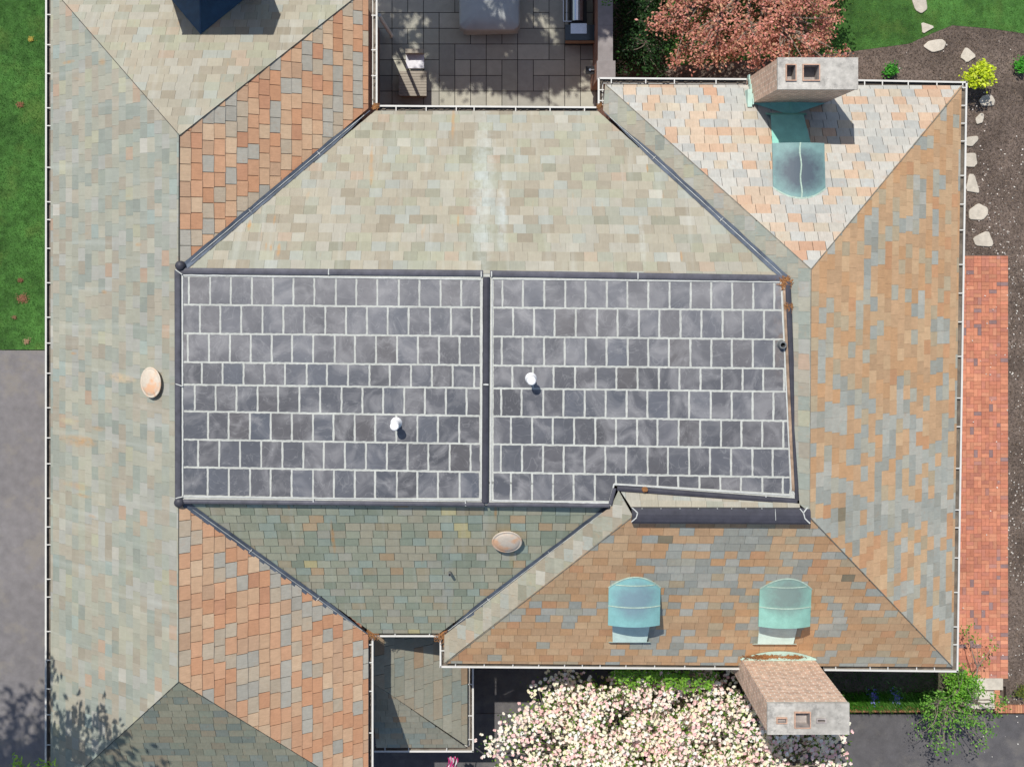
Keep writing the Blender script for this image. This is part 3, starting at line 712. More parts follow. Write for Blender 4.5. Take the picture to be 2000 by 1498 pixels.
dormer(xa, yf, pb.y, -1, pJ, pb.z+.0, ps.z+.02, .16, M['copA'], 'left blue-green copper barrel dormer on the tan slope', (.16,.6), (.38,.64))
xb = W(1536,0,6.1).x
dormer(xb, yf-.03, pb.y-.02, -1, pJ, pb.z-.01, ps.z+.01, .16, M['copB'], 'right grey-green copper barrel dormer on the tan slope above the lower chimney', (.18,.6), (.40,.66))
pb = pG.hit(1560,386); ps = pG.hit(1560,366); xc_ = W(1560,0,6.15).x; yf = W(0,281,6.0).y
dormer(xc_, yf, pb.y, 1, pG, pb.z, ps.z+.02, .10, M['copC'], 'dark slate-blue copper barrel dormer on the bright hip below the upper chimney', (), (.37,.72), centre=True)

# ---------------------------------------------------------------- chimneys
M['cement'] = mkmat('weathered_cement', col=lin((178,174,166)), rough=.85, var=.22, scale=7, bump=.5, bscale=35,
   extra=lambda n,L,tc,c,noise,mixc,ramp,math_: mixc(ramp(noise(3,6,None,.75),.52,.66,0,.6), c, lin((112,110,106))))
M['clay'] = mkmat('clay_flue', col=lin((186,150,128)), rough=.85, var=.2, scale=20)
M['soot'] = mkmat('flue_inside', col=lin((158,150,146)), rough=.9, var=.25, scale=8)
def chimney(x0, x1, y0, y1, z0, z1, flues, label):
    t = empty('chimney', (x0, y0, z0)); t.parent = house; t['label'] = label
    m = MB(); P = [(x0,y0),(x1,y0),(x1,y1),(x0,y1)]
    for i in range(4):
        a, b = P[i], P[(i+1)%4]; m.face([(*a,z0),(*b,z0),(*b,z1-.06),(*a,z1-.06)])
    m.build('stack', M['brickc'], t)
    # cement cap with real flue openings: cut into a grid around the holes
    xs = sorted({x0-.012, x1+.012}|{v for f in flues for v in (f[0], f[1])}); ys = sorted({y0-.012, y1+.012}|{v for f in flues for v in (f[2], f[3])})
    cp = MB()
    def hole(x, y): return any(f[0] < x < f[1] and f[2] < y < f[3] for f in flues)
    for i in range(len(xs)-1):
        for j in range(len(ys)-1):
            if not hole((xs[i]+xs[i+1])/2, (ys[j]+ys[j+1])/2): cp.face([(xs[i],ys[j],z1),(xs[i+1],ys[j],z1),(xs[i+1],ys[j+1],z1),(xs[i],ys[j+1],z1)])
    Q = [(xs[0],ys[0]),(xs[-1],ys[0]),(xs[-1],ys[-1]),(xs[0],ys[-1])]
    for i in range(4):
        a, b = Q[i], Q[(i+1)%4]; cp.face([(*a,z1-.07),(*b,z1-.07),(*b,z1),(*a,z1)])
    cp.build('cap', M['cement'], t)
    for f in flues:
        fl = MB(); r = .022; h = .035; a0, a1, b0, b1, dep, mt = f
        O = [(a0,b0),(a1,b0),(a1,b1),(a0,b1)]; I = [(a0+r,b0+r),(a1-r,b0+r),(a1-r,b1-r),(a0+r,b1-r)]
        fi = MB()
        for i in range(4):
            j = (i+1)%4
            fl.face([(*O[i],z1-.02),(*O[j],z1-.02),(*O[j],z1+h),(*O[i],z1+h)]); fl.face([(*O[i],z1+h),(*O[j],z1+h),(*I[j],z1+h),(*I[i],z1+h)])
            fi.face([(*I[j],z1-dep),(*I[i],z1-dep),(*I[i],z1+h),(*I[j],z1+h)][::-1])
        fi.face([(*q, z1-dep) for q in I])
        fo = fl.build('flue', M[mt], t); fi.build('flue_lining', M['soot'], fo)
    return t
def rx(px, z): return W(px,0,z).x
def ry(py, z): return W(0,py,z).y
z1 = 7.17
ch1 = chimney(rx(1520,z1), rx(1675,z1), ry(174,z1), ry(114,z1), GZ-.2, z1, [(rx(1534,z1),rx(1555,z1),ry(159,z1),ry(126,z1),.28,'clay'),(rx(1567,z1),rx(1601,z1),ry(159,z1),ry(126,z1),.3,'clay')], 'upper brick chimney with two square flues in its cement cap')
z2 = 7.16
ch2 = chimney(rx(1500,z2), rx(1658,z2), ry(1433,z2), ry(1374,z2), GZ-.2, z2, [(rx(1516,z2),rx(1537,z2),ry(1412,z2),ry(1400,z2),.06,'clay'),(rx(1551,z2),rx(1583,z2),ry(1421,z2),ry(1389,z2),.22,'clay'),(rx(1594,z2),rx(1613,z2),ry(1411,z2),ry(1402,z2),.3,'soot')], 'lower brick chimney with three unequal flues in its cracked cement cap')
# third chimney beyond the top edge, known by its shadow and its dark blue cricket
ch3 = chimney(-7.42, -5.42, 5.78, 6.5, GZ-.2, 7.25, [(-7.0,-6.6,5.95,6.3,.5,'clay'),(-6.2,-5.8,5.95,6.3,.5,'clay')], 'broad chimney beyond the top edge behind the dark blue cricket')
def cricket(xc, yr, yw, hw, pl, mat, name, label, hfac=1., bulge=0):
    """small saddle roof: ridge point on the slope at (xc,yr), spreading to the chimney at yw"""
    m = MB(); zr_ = pl.z(xc, yr)+.02; a = Vector((xc, yr, zr_)); b = Vector((xc, yw, pl.z(xc,yr)*hfac+pl.z(xc,yw)*(1-hfac)+.02))
    l = Vector((xc-hw, yw, pl.z(xc,yw)+.03)); r = Vector((xc+hw, yw, pl.z(xc,yw)+.03))
    for f in ([a,b,l],[a,r,b]):
        if (f[1]-f[0]).cross(f[2]-f[0]).z < 0: f = f[::-1]
        m.face(f)
    o = m.build(name, mat, house); o['label'] = label
    s = MB(); s.obox(a, b, .03, .018); s.build('seam', mat, o)
    return o
M['bluecop'] = mkmat('dark_blue_copper', col=lin((46,78,104)), rough=.4, var=.2, scale=5, bump=.1)
p = pB.hit(392,68)
cricket(p.x, p.y, 5.78, 1.0, pB, M['bluecop'], 'cricket', 'dark blue copper cricket with a central ridge on the beige hip')
zw = ry(174,z1)
cricket((rx(1520,z1)+rx(1675,z1))/2, pG.hit(1540,262).y+.45, zw, .84, pG, M['turq'], 'cricket', 'shaded verdigris cricket under the upper chimney', .9)
# flashing beside chimney one, and flashing saddle over chimney two
m = MB(); x_ = rx(1520,z1)
for k in range(6):
    y = zw-.05+k*.12; h = .12+.02*(k%2); 
    m.box((x_-.03, y, pG.z(0,y)-.02), (x_+.004-.008, y+.13, pG.z(0,y)+h))
m.box((x_-.13, zw-.1, pG.z(0,zw+.2)-.1), (x_-.031, zw+.3, pG.z(0,zw-.1)+.02))
m.build('step_flashing', M['verd'], ch1)
x0_, x1_ = rx(1500,z2), rx(1658,z2); yw2 = ry(1374,z2); xm = (x0_+x1_)/2
m = MB(); N = 14
for i in range(N):
    t0, t1 = i/N*2-1, (i+1)/N*2-1; P = []
    for t in (t0, t1):
        x = xm+t*.86; yb_ = yw2+.03+.22*(1-t*t); P.append((Vector((x, yw2+.004, pJ.z(x,yw2)+.07+.05*(1-abs(t)))), Vector((x, yb_, pJ.z(x,yb_)+.022))))
    f = [P[0][0], P[1][0], P[1][1], P[0][1]]
    if (f[1]-f[0]).cross(f[2]-f[0]).z < 0: f.reverse()
    m.face(f)
    m.face([P[0][0], P[1][0], P[1][0]-Vector((0,0,.12)), P[0][0]-Vector((0,0,.12))])
sd = m.build('saddle_flashing', M['verd'], ch2); sd['label'] = 'pale verdigris saddle with rusty needles behind the chimney'
m = MB(); R = random.Random(5)
for k in range(420):
    g_ = R.random() < .68; cx, sx = (xm-.33, .2) if g_ else (xm+.3, .12)
    x = R.gauss(cx, sx); y = yw2+.1+R.gauss(0, .03); p = Vector((x, y, pJ.z(x,y)+.075+R.random()*.02)); t = R.uniform(-.7,.7); l = R.uniform(.02,.045)
    d = Vector((math.cos(t), math.sin(t), 0))*l; s = Vector((-math.sin(t), math.cos(t), 0))*.006; m.face([p-d-s, p+d-s, p+d+s, p-d+s])
m.build('needle_litter', M['rustdebris'], ch2)

# lead ridges and hips as thin lines
M['hip'] = mkmat('hip_mortar', col=lin((120,116,106)), rough=.9, var=.25, scale=12)
def hipline(pl, a, b, wd=.02, mat='hip'):
    A, B = pl.hit(*a), pl.hit(*b); m = MB(); N = 12
    for k in range(N):
        p, q = A.lerp(B, k/N), A.lerp(B, (k+1)/N); m.obox(p, q, wd, .014)
    m.build('hip_line', M[mat], house)
for pl, a, b in ((pA,(99,-25),(350,264)),(pB,(719,-24),(351,265)),(pA,(350,264),(349,517)),(pA,(349,984),(349,1331)),(pA,(349,1331),(99,1559)),(pD,(349,1331),(719,1556))): hipline(pl, a, b, .010, 'deck')
for pl, a, b in ((pG,(1183,166),(1584,526)),(pG,(1880,168),(1584,526)),(pI,(1580,1008),(1861,1302)),(pI,(1584,526),(1581,1000)),(pJ,(870,1295),(1236,1008))): hipline(pl, a, b, .016)

# ---------------------------------------------------------------- downpipe on the courtyard wall
m = MB(); m.tube([W(741,30,4.2), W(746,40,3.7), W(765,70,1.6), W(764,72,GZ+.1)], [.045]*4, 8); o = m.build('downpipe', M['white'], house)


# ================================================================ GROUND
def G(px, py, z=GZ): p = W(px, py, z); return (p.x, p.y)
def sheet(name, pts, z, mat, label=None, kind='structure', cat=None):
    m = MB(); m.prism(ccw([G(*p, z) for p in pts]), z-.15, z); o = m.build(name, mat); tag(o, label, cat, kind=kind); return o
M['soil'] = mkmat('soil', col=lin((92,82,74)), rough=.95, var=.3, scale=6, bump=.6)
M['grassb'] = mkmat('lawn_base', col=lin((66,106,48)), rough=.95, var=.4, scale=5, bump=.9, bscale=50,
   extra=lambda n,L,tc,c,noise,mixc,ramp,math_: mixc(ramp(noise(1.3,4),.5,.7,0,.5), c, lin((96,118,56))))
def asph_extra(tan):
    def f(n,L,tc,c,noise,mixc,ramp,math_):
        c = mixc(ramp(noise(1.4,5,None,.7),.5,.62,0,.55*tan), c, lin((138,132,122)))
        return mixc(ramp(noise(140,2),.6,.72,0,.4), c, lin((168,164,158)))
    return f
M['asphalt'] = mkmat('asphalt', col=lin((122,119,120)), rough=.9, var=.14, scale=4, bump=.6, bscale=150, extra=asph_extra(.9))
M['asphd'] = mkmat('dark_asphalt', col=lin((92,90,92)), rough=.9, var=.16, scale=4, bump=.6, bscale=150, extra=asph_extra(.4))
M['mulch'] = mkmat('mulch', col=lin((106,94,86)), rough=.95, var=.45, scale=16, bump=1, bscale=70, extra=lambda n,L,tc,c,noise,mixc,ramp,math_: mixc(ramp(noise(38,4,None,.8),.56,.66,0,.7), c, lin((138,116,96))))
g = MB(); g.face([(-300,-300,GZ-.16),(300,-300,GZ-.16),(300,300,GZ-.16),(-300,300,GZ-.16)]); tag(g.build('ground', M['soil']), kind='structure', label='bare earth around the house')
sheet('lawn', [(-700,-700),(140,-700),(140,683),(-700,683)], GZ-.004, M['grassb'], 'green lawn left of the house')
sheet('driveway', [(-700,680),(140,685),(140,2100),(-700,2100)], GZ-.01, M['asphalt'], 'grey asphalt driveway left of the house')
sheet('back_lawn', [(1300,-700),(2700,-700),(2700,72),(2000,66),(1930,56),(1860,50),(1820,66),(1775,86),(1700,96),(1640,104),(1300,130)], GZ-.0, M['grassb'], 'green lawn at the top right')
sheet('mulch_bed', [(1300,108),(1640,104),(1700,96),(1775,86),(1820,66),(1860,50),(1930,56),(2000,66),(2700,72),(2700,1392),(1965,1392),(1965,1340),(1700,1340),(1300,600)], GZ-.006, M['mulch'], 'dark brown mulch bed right of the house')
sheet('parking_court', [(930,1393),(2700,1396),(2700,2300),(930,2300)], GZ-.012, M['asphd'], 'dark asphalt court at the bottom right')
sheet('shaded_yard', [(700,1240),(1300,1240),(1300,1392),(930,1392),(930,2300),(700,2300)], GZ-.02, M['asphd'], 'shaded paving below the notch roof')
BZ = .62
m = MB(); m.prism(ccw([G(*p, BZ) for p in ((1450,1310),(1885,1310),(1885,1379),(1450,1379))]), GZ-.1, BZ); tag(m.build('garden_bed', M['soil']), kind='structure', label='raised planting bed under the gutter')
# grass blades
def blades(name, polys, z, dens, label, h=.035, cols=((50,104,40),(74,132,50),(100,150,66),(42,90,36))):
    V = []; Fc = []; Cc = []; R = rng
    cl = np.array([lin(c) for c in cols])
    for poly in polys:
        P = ccw([G(*p, z) for p in poly]); xs = [p[0] for p in P]; ys = [p[1] for p in P]
        n = int((max(xs)-min(xs))*(max(ys)-min(ys))*dens); X = R.uniform(min(xs), max(xs), n); Y = R.uniform(min(ys), max(ys), n); ok = np.zeros(n, bool)
        j = len(P)-1
        for i in range(len(P)):   # point in polygon
            xi, yi = P[i]; xj, yj = P[j]; 
            cond = ((yi > Y) != (yj > Y)) & (X < (xj-xi)*(Y-yi)/((yj-yi) if yj != yi else 1e-9)+xi); ok ^= cond; j = i
        X, Y = X[ok], Y[ok]; n = len(X); A = R.uniform(0, 6.28, n); hh = h*R.uniform(.5, 1.3, n); ln = R.uniform(.01, .035, n); wd = R.uniform(.003, .006, n); T = R.uniform(0, 6.28, n)
        ln = ln*(1+h*6) if h > .2 else ln; wd = wd*(1.8 if h > .2 else 1); dx, dy = np.cos(A)*wd, np.sin(A)*wd
        v = np.stack([np.stack([X-dx, Y-dy, np.full(n, z)], 1), np.stack([X+dx, Y+dy, np.full(n, z)], 1), np.stack([X+np.cos(T)*ln, Y+np.sin(T)*ln, z+hh], 1)], 1)
        V.append(v); pn = np.array([vnoise(x*1.3, y*1.3, 5) for x, y in zip(X, Y)]); idx = np.clip((pn*4+R.normal(0, .8, n)).astype(int), 0, 3); Cc.append(cl[idx]*R.uniform(.75, 1.25, (n,1)))
    return rawmesh(name, np.concatenate(V), np.concatenate(Cc), M['leafy'])
def rawmesh(name, V, Cc, mat, parent=None):
    """V (n,k,3) polygons of k verts each, Cc (n,3)"""
    n, k, _ = V.shape; me = bpy.data.meshes.new(name); me.vertices.add(n*k); me.vertices.foreach_set('co', V.reshape(-1).astype(np.float32))
    me.loops.add(n*k); me.loops.foreach_set('vertex_index', np.arange(n*k, dtype=np.int32)); me.polygons.add(n)
    me.polygons.foreach_set('loop_start', np.arange(0, n*k, k, dtype=np.int32)); me.update(calc_edges=True)
    at = me.color_attributes.new('col', 'FLOAT_COLOR', 'CORNER'); b = np.ones((n*k, 4), np.float32); b[:, :3] = np.repeat(Cc, k, 0); at.data.foreach_set('color', b.ravel())
    me.materials.append(mat); o = bpy.data.objects.new(name, me); C.objects.link(o)
    if parent: o.parent = parent; o.matrix_parent_inverse = Matrix.Translation(parent.location).inverted()
    return o
def leafmat(name, trans=.35, rough=.6):
    m = bpy.data.materials.new(name); m.use_nodes = True; t = m.node_tree; n = t.nodes; L = t.links; b = n['Principled BSDF']; out = n['Material Output']
    a = n.new('ShaderNodeAttribute'); a.attribute_name = 'col'; L.new(a.outputs['Color'], b.inputs['Base Color']); b.inputs['Roughness'].default_value = rough; b.inputs['Specular IOR Level'].default_value = .25
    tr = n.new('ShaderNodeBsdfTranslucent'); L.new(a.outputs['Color'], tr.inputs['Color']); mx = n.new('ShaderNodeMixShader'); mx.inputs[0].default_value = trans
    L.new(b.outputs[0], mx.inputs[1]); L.new(tr.outputs[0], mx.inputs[2]); L.new(mx.outputs[0], out.inputs['Surface']); return m
M['leafy'] = leafmat('leaf'); M['petal'] = leafmat('petal', .25)
M['bark'] = mkmat('bark', col=lin((128,118,106)), rough=.9, var=.3, scale=20, bump=.6)
tag(blades('grass', [[(-60,-60),(110,-60),(110,681),(-60,685)]], GZ, 1900, ''), 'mown green grass left of the house', 'grass', kind='stuff')
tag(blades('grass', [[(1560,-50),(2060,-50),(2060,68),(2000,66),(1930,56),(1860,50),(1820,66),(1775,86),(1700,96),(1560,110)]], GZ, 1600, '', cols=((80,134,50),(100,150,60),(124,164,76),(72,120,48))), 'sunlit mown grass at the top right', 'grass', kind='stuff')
tag(blades('grass', [[(1600,1312),(1885,1312),(1885,1378),(1600,1378)]], BZ, 1500, '', h=.09, cols=((60,130,40),(84,150,56),(104,160,70),(56,110,40))), 'grassy groundcover on the bed under the lower gutter', 'ground cover', kind='stuff')
tag(blades('sunlit_band_blades', [[(1600,1350),(1880,1350),(1880,1384),(1600,1384)]], BZ, 2400, '', h=.3, cols=((90,150,50),(110,170,66),(130,180,90),(80,140,50))), 'taller green blades added to catch the sun along the brick edge of the bed', 'leaves', kind='stuff')  # tall bright blades added so the bed's shaded front shows a sunlit band
def quads(cen, size, nbias=.6, asp=.55, jit=.4):
    """leaf diamonds around centres"""
    n = len(cen); N = rng.normal(0, 1, (n,3)); N[:,2] = np.abs(N[:,2])*1+nbias*2; N /= np.linalg.norm(N, axis=1, keepdims=True)
    A = rng.normal(0, 1, (n,3)); U = np.cross(N, A); U /= np.linalg.norm(U, axis=1, keepdims=True); V = np.cross(N, U)
    s = (size*rng.uniform(1-jit, 1+jit, n))[:,None]
    mid = cen + N*s*.12
    return np.stack([cen-U*s, mid-V*s*asp, cen+U*s, mid+V*s*asp], 1)
def colmix(n, cols, var=.2): cl = np.array([lin(c) for c in cols]); return cl[rng.integers(0, len(cl), n)]*rng.uniform(1-var, 1+var, (n,1))
# bare patches in the left lawn
M['patch'] = mkmat('dry_patch', col=lin((150,112,80)), rough=.95, var=.3, scale=30, bump=.5)

# mulch chips and fallen petals
def scatter(name, polys, z, dens, size, cols, label, cat, sq=.5, lift=.02, gate=None):
    V = []; Cc = []; cl = np.array([lin(c) for c in cols])
    for poly in polys:
        P = ccw([G(*p, z) for p in poly]); xs = [p[0] for p in P]; ys = [p[1] for p in P]
        n = int((max(xs)-min(xs))*(max(ys)-min(ys))*dens); X = rng.uniform(min(xs), max(xs), n); Y = rng.uniform(min(ys), max(ys), n); ok = np.zeros(n, bool); j = len(P)-1
        for i in range(len(P)):
            xi, yi = P[i]; xj, yj = P[j]; ok ^= ((yi > Y) != (yj > Y)) & (X < (xj-xi)*(Y-yi)/((yj-yi) if yj != yi else 1e-9)+xi); j = i
        if gate is not None: ok &= np.array([vnoise(x*.9, y*.7, 11) for x, y in zip(X, Y)])**2 > rng.uniform(0, gate, n)
        X, Y = X[ok], Y[ok]; n = len(X); A = rng.uniform(0, 6.28, n); s = size*rng.uniform(.5, 1.4, n); d = np.stack([np.cos(A)*s, np.sin(A)*s, rng.uniform(-.3,.3,n)*s], 1); e_ = np.stack([-np.sin(A)*s*sq, np.cos(A)*s*sq, rng.uniform(-.3,.3,n)*s], 1)
        c = np.stack([X, Y, z+rng.uniform(.003, lift, n)], 1); V.append(np.stack([c-d, c-e_*.8, c+d, c+e_], 1)); Cc.append(cl[rng.integers(0, len(cl), n)]*rng.uniform(.7, 1.2, (n,1)))
    return tag(rawmesh(name, np.concatenate(V), np.concatenate(Cc), M['leafy']), label, cat, kind='stuff')
bedp = [(1640,106),(1700,98),(1775,88),(1820,68),(1860,52),(1930,58),(2060,68),(2060,1385),(1966,1385),(1966,500),(1870,495),(1870,165),(1640,165)]
scatter('mulch_chips', [bedp], GZ, 900, .016, ((92,80,72),(120,104,92),(152,132,112),(70,60,54),(104,90,80)), 'shredded bark mulch in the bed right of the house', 'mulch', .35)
scatter('fallen_petals', [[(1895,290),(2060,290),(2060,1385),(1966,1385),(1966,500),(1895,500)]], GZ, 52, .022, ((236,228,220),(226,216,204),(240,236,226)), 'white fallen petals strewn over the mulch', 'petals', .8, .03, gate=.5)
scatter('fallen_petals', [[(1640,106),(2060,66),(2060,300),(1870,300),(1870,165),(1640,165)],[(1870,1180),(1990,1180),(1990,1480),(1870,1480)],[(1885,510),(1966,510),(1966,1320),(1885,1320)]], GZ+.03, 3, .02, ((236,228,220),(240,236,226)), 'few white petals on bed and walk', 'petals', .8, .03)
for k, (px, py, r, c) in enumerate(((60,77,.07,(190,170,80)),(39,205,.08,(160,112,84)),(44,583,.13,(160,116,90)),(40,547,.07,(140,100,74)),(52,667,.08,(180,150,120)),(28,620,.05,(150,120,90)))):
    c0 = W(px, py, GZ+.03); n = int(5200*r*r*16)//4+60; cen = np.array(c0)+rng.normal(0,1,(n,3))*np.array([r*.55,r*.45,.005]); V = quads(cen, .014, 1.5, .5)
    tag(rawmesh('bare_patch', V, colmix(n, (c,), .25), M['leafy']), ('yellowed spot high in','small brown spot in','largest worn reddish spot in','small dark brown spot in','pale worn spot at the foot of','faint worn spot near the bottom of')[k]+' the left lawn', 'bare patch', kind='stuff')

# stepping stones
M['stone'] = mkmat('pale_flagstone', col=lin((190,182,168)), rough=.85, var=.14, scale=7, bump=.5, bscale=30)
stones = [([(1780,-4),(1808,-4),(1812,18),(1800,27),(1788,20)],'stepping stone in the grass at the top edge'),
 ([(1799,43),(1827,53),(1802,67)],'triangular stepping stone on the grass edge'),
 ([(1803,91),(1815,80),(1840,77),(1848,84),(1842,98),(1822,103)],'wide oval grey stepping stone in the mulch'),
 ([(1887,91),(1908,110),(1889,123),(1875,112)],'kite-shaped stepping stone between the oval one and the yellow shrub'),
 ([(1912,197),(1920,187),(1937,185),(1944,197),(1941,207),(1918,208)],'rounded stepping stone just below the yellow shrub'),
 ([(1905,232),(1916,221),(1922,223),(1920,240),(1908,243)],'small stepping stone half in the yellow shrub shadow'),
 ([(1888,268),(1910,266),(1911,274),(1898,287),(1885,284)],'stepping stone half hidden under the gutter below the shrub shadow'),
 ([(1884,300),(1906,299),(1909,320),(1902,327),(1884,325)],'grey square stepping stone touching the gutter'),
 ([(1893,340),(1903,341),(1913,372),(1911,378),(1886,373)],'tall tapering stepping stone'),
 ([(1892,412),(1910,397),(1929,405),(1930,418),(1920,430),(1893,429)],'big six-sided stepping stone'),
 ([(1900,465),(1930,450),(1941,476),(1936,482),(1905,480)],'last stepping stone before the brick walk')]
for pts, lb in stones:
    z = GZ+.035; P = ccw([G(*p, z) for p in pts]); cx = sum(p[0] for p in P)/len(P); cy = sum(p[1] for p in P)/len(P); Q = []
    for i in range(len(P)):     # chip the corners, roughen the edge
        a, b = P[i-1], P[i]; c = P[(i+1)%len(P)]
        for (u, v, t) in ((b, a, .14), (b, c, .14), (b, c, .5)): Q.append((u[0]+(v[0]-u[0])*t+random.uniform(-.006,.006), u[1]+(v[1]-u[1])*t+random.uniform(-.006,.006)))
    m = MB(); v = random.uniform(.85,1.05); m.prism(Q, GZ-.03, z); m.face([(cx+(x-cx)*.93, cy+(y-cy)*.93, z+.006) for x, y in Q])
    for i in range(len(Q)): a, b = Q[i], Q[(i+1)%len(Q)]; m.face([(*a,z),(*b,z),(cx+(b[0]-cx)*.93,cy+(b[1]-cy)*.93,z+.006),(cx+(a[0]-cx)*.93,cy+(a[1]-cy)*.93,z+.006)])
    m.f.pop(0); m.c.pop(0); m.uv.pop(0)
    tag(m.build('stepping_stone', M['stone']), lb, 'stepping stone', 'stepping stones along the mulch bed')

# brick walk: basketweave
M['paver'] = mkmat('brick_paver', attr=True, rough=.85, var=.12, scale=14, bump=.4, bscale=60)
M['sand'] = mkmat('joint_sand', col=lin((120,88,72)), rough=.95)
PZ = GZ+.02
def bricks(name, x0, x1, y0, y1, label, border=True, cols=((190,124,98),(194,130,102),(186,120,96),(194,134,106),(182,120,100),(170,122,110))):
    m = MB(); base = MB(); base.box((x0,y0,GZ-.1),(x1,y1,PZ-.012)); R = random.Random(5); s = .204; gp = .006
    def one(a, b, c, d):
        a, c = max(a, x0), min(c, x1); b, d = max(b, y0), min(d, y1)
        if c-a < .02 or d-b < .02: return
        k = R.random(); col = lin(cols[min(len(cols)-1, int(k*len(cols)*.86))] if R.random() < .95 else (142,116,114)); v = R.uniform(.85,1.12); col = tuple(x*v for x in col); z = PZ+R.uniform(-.002,.002)
        m.box((a+gp/2, b+gp/2, PZ-.02), (c-gp/2, d-gp/2, z), col)
    bx0, bx1 = (x0+.102, x1-.204) if border else (x0, x1)
    if border:
        y = y0
        while y < y1: one(x0, y, x0+.102, y+.204); one(x1-.204, y, x1, y+.102); one(x1-.204, y+.102, x1, y+.204); y += .204
    i = 0; x = bx0
    while x < bx1:
        j = 0; y = y0
        while y < y1:
            xe = min(x+s, bx1)
            if (i+j) % 2: one(x, y, xe, y+s/2); one(x, y+s/2, xe, y+s)
            else: one(x, y, min(x+s/2, bx1), y+s); (one(x+s/2, y, xe, y+s) if x+s/2 < bx1 else None)
            y += s; j += 1
        x += s; i += 1
    o = m.build(name, M['paver']); tag(o, label, kind='structure'); b = base.build(name+'_bed', M['sand'], o); return o
xw0, yw0 = G(1850, 1325, PZ); xw1, yw1 = G(1969, 500, PZ)
bricks('brick_path', xw0, xw1, yw0, yw1, 'red basketweave brick walk')
sheet('stone_slab', [(1880,1325),(1959,1325),(1959,1347),(1880,1347)], PZ+.05, M['stone'], 'pale stone step at the end of the brick walk', kind=None, cat='stone step')
sheet('stone_slab', [(1880,1350),(1943,1350),(1943,1384),(1880,1384)], PZ+.0, M['stone'], 'pale stone landing under the young green tree', kind=None, cat='stone step')
# soldier edging
def edging(x0, x1, y0, y1, z, lb):
    m = MB(); R = random.Random(2); x = x0
    while x < x1:
        c = lin(R.choice(((186,128,96),(176,116,86),(196,140,106),(168,112,88)))); m.box((x+.004, y0, GZ-.1), (x+.062, y1, z+R.uniform(-.003,.003)), c); x += .066
    tag(m.build('brick_edging', M['paver']), lb, 'brick edging')
(xa_, ya_), (xb_, yb2) = G(1590,1390,BZ), G(1880,1378,BZ); edging(xa_, xb_, ya_, yb2, BZ+.01, 'row of upright orange bricks along the planting bed')
(xa_, ya_), (xb_, yb2) = G(1944,1392,GZ+.05), G(2080,1377,GZ+.05); edging(xa_, xb_, ya_, yb2, GZ+.05, 'row of upright orange bricks beside the stone landing')
(xa_, ya_), (xb_, yb2) = G(1943,1376,GZ+.05), G(1953,1349,GZ+.05)
m = MB(); y = ya_
while y < yb2: m.box((xa_, y+.004, GZ-.1), (xb_, y+.062, GZ+.05), lin((184,126,94))); y += .066
tag(m.build('brick_edging', M['paver']), 'short run of orange bricks edging the landing side', 'brick edging')

# ---------------------------------------------------------------- courtyard
TZ = GZ+.05
cols_p = ((168,166,152),(162,160,148),(173,170,156),(156,154,144))
m = MB(); R = random.Random(8); x0, y0 = G(735, 240, TZ); x1, y1 = G(1170, -150, TZ); s = .42; row = 0; y = y0
grid = {}
nx = int((x1-x0)/s)+1; ny = int((y1-y0)/s)+1
used = set()
for j in range(ny):
    for i in range(nx):
        if (i,j) in used: continue
        wv, hv = R.choice(((1,1),(1,1),(1.5,1),(1,1.5),(1,1))); wv = 1 if wv == 1 else 2; hv = 1 if hv == 1 else 2
        if wv == 2 and (i+1,j) in used: wv = 1
        if hv == 2 and (i,j+1) in used: hv = 1
        for a in range(wv):
            for b in range(hv): used.add((i+a,j+b))
        c = lin(R.choice(cols_p)); v = R.uniform(.88,1.08); gp = .009
        m.box((x0+i*s+gp, y0+j*s+gp, GZ-.05), (x0+(i+wv)*s-gp, y0+(j+hv)*s-gp, TZ+R.uniform(-.0015,.0015)), tuple(q*v for q in c))
M['pslab'] = mkmat('patio_slab', attr=True, rough=.8, var=.08, scale=6, bump=.3, bscale=40)
pt = m.build('patio', M['pslab']); tag(pt, 'courtyard paved with grey square slabs', kind='structure')
m = MB(); m.box((x0,y0,GZ-.12),(x1,y1,TZ-.012)); m.build('patio_bed', mkmat('dark_joint', col=(.045,.042,.038), rough=.95), pt)
# garden wall right of the courtyard
M['coping'] = mkmat('grey_coping', col=lin((140,134,132)), rough=.85, var=.12, scale=6, bump=.4)
t = empty('garden_wall', (*G(1180,60,2.0),GZ), label='courtyard side wall with wide grey stone coping and a wider end pier', cat='wall')
zt = 2.2; X0, X1 = rx(1168,zt), rx(1197,zt); Y0, Y1 = ry(120,zt), ry(-200,zt)
m = MB(); m.box((X0+.03, Y0, GZ-.1), (X1-.03, Y1, zt-.08)); m.build('wall_body', M['brick'], t)
y = Y0
m = MB()
while y < Y1: m.box((X0, y+.003, zt-.08), (X1, y+.9-.003, zt)); y += .9
m.build('coping', M['coping'], t)
m = MB(); Yp = ry(156,zt+.06); m.box((X0-.03, Yp, GZ-.1), (X1+.03, Y0-.003, zt-.04)); m.build('pier', M['brick'], t)
m = MB(); m.box((rx(1166,zt+.06), Yp, zt-.04), (rx(1202,zt+.06), Y0+.0, zt+.06)); m.build('pier_cap', M['coping'], t)
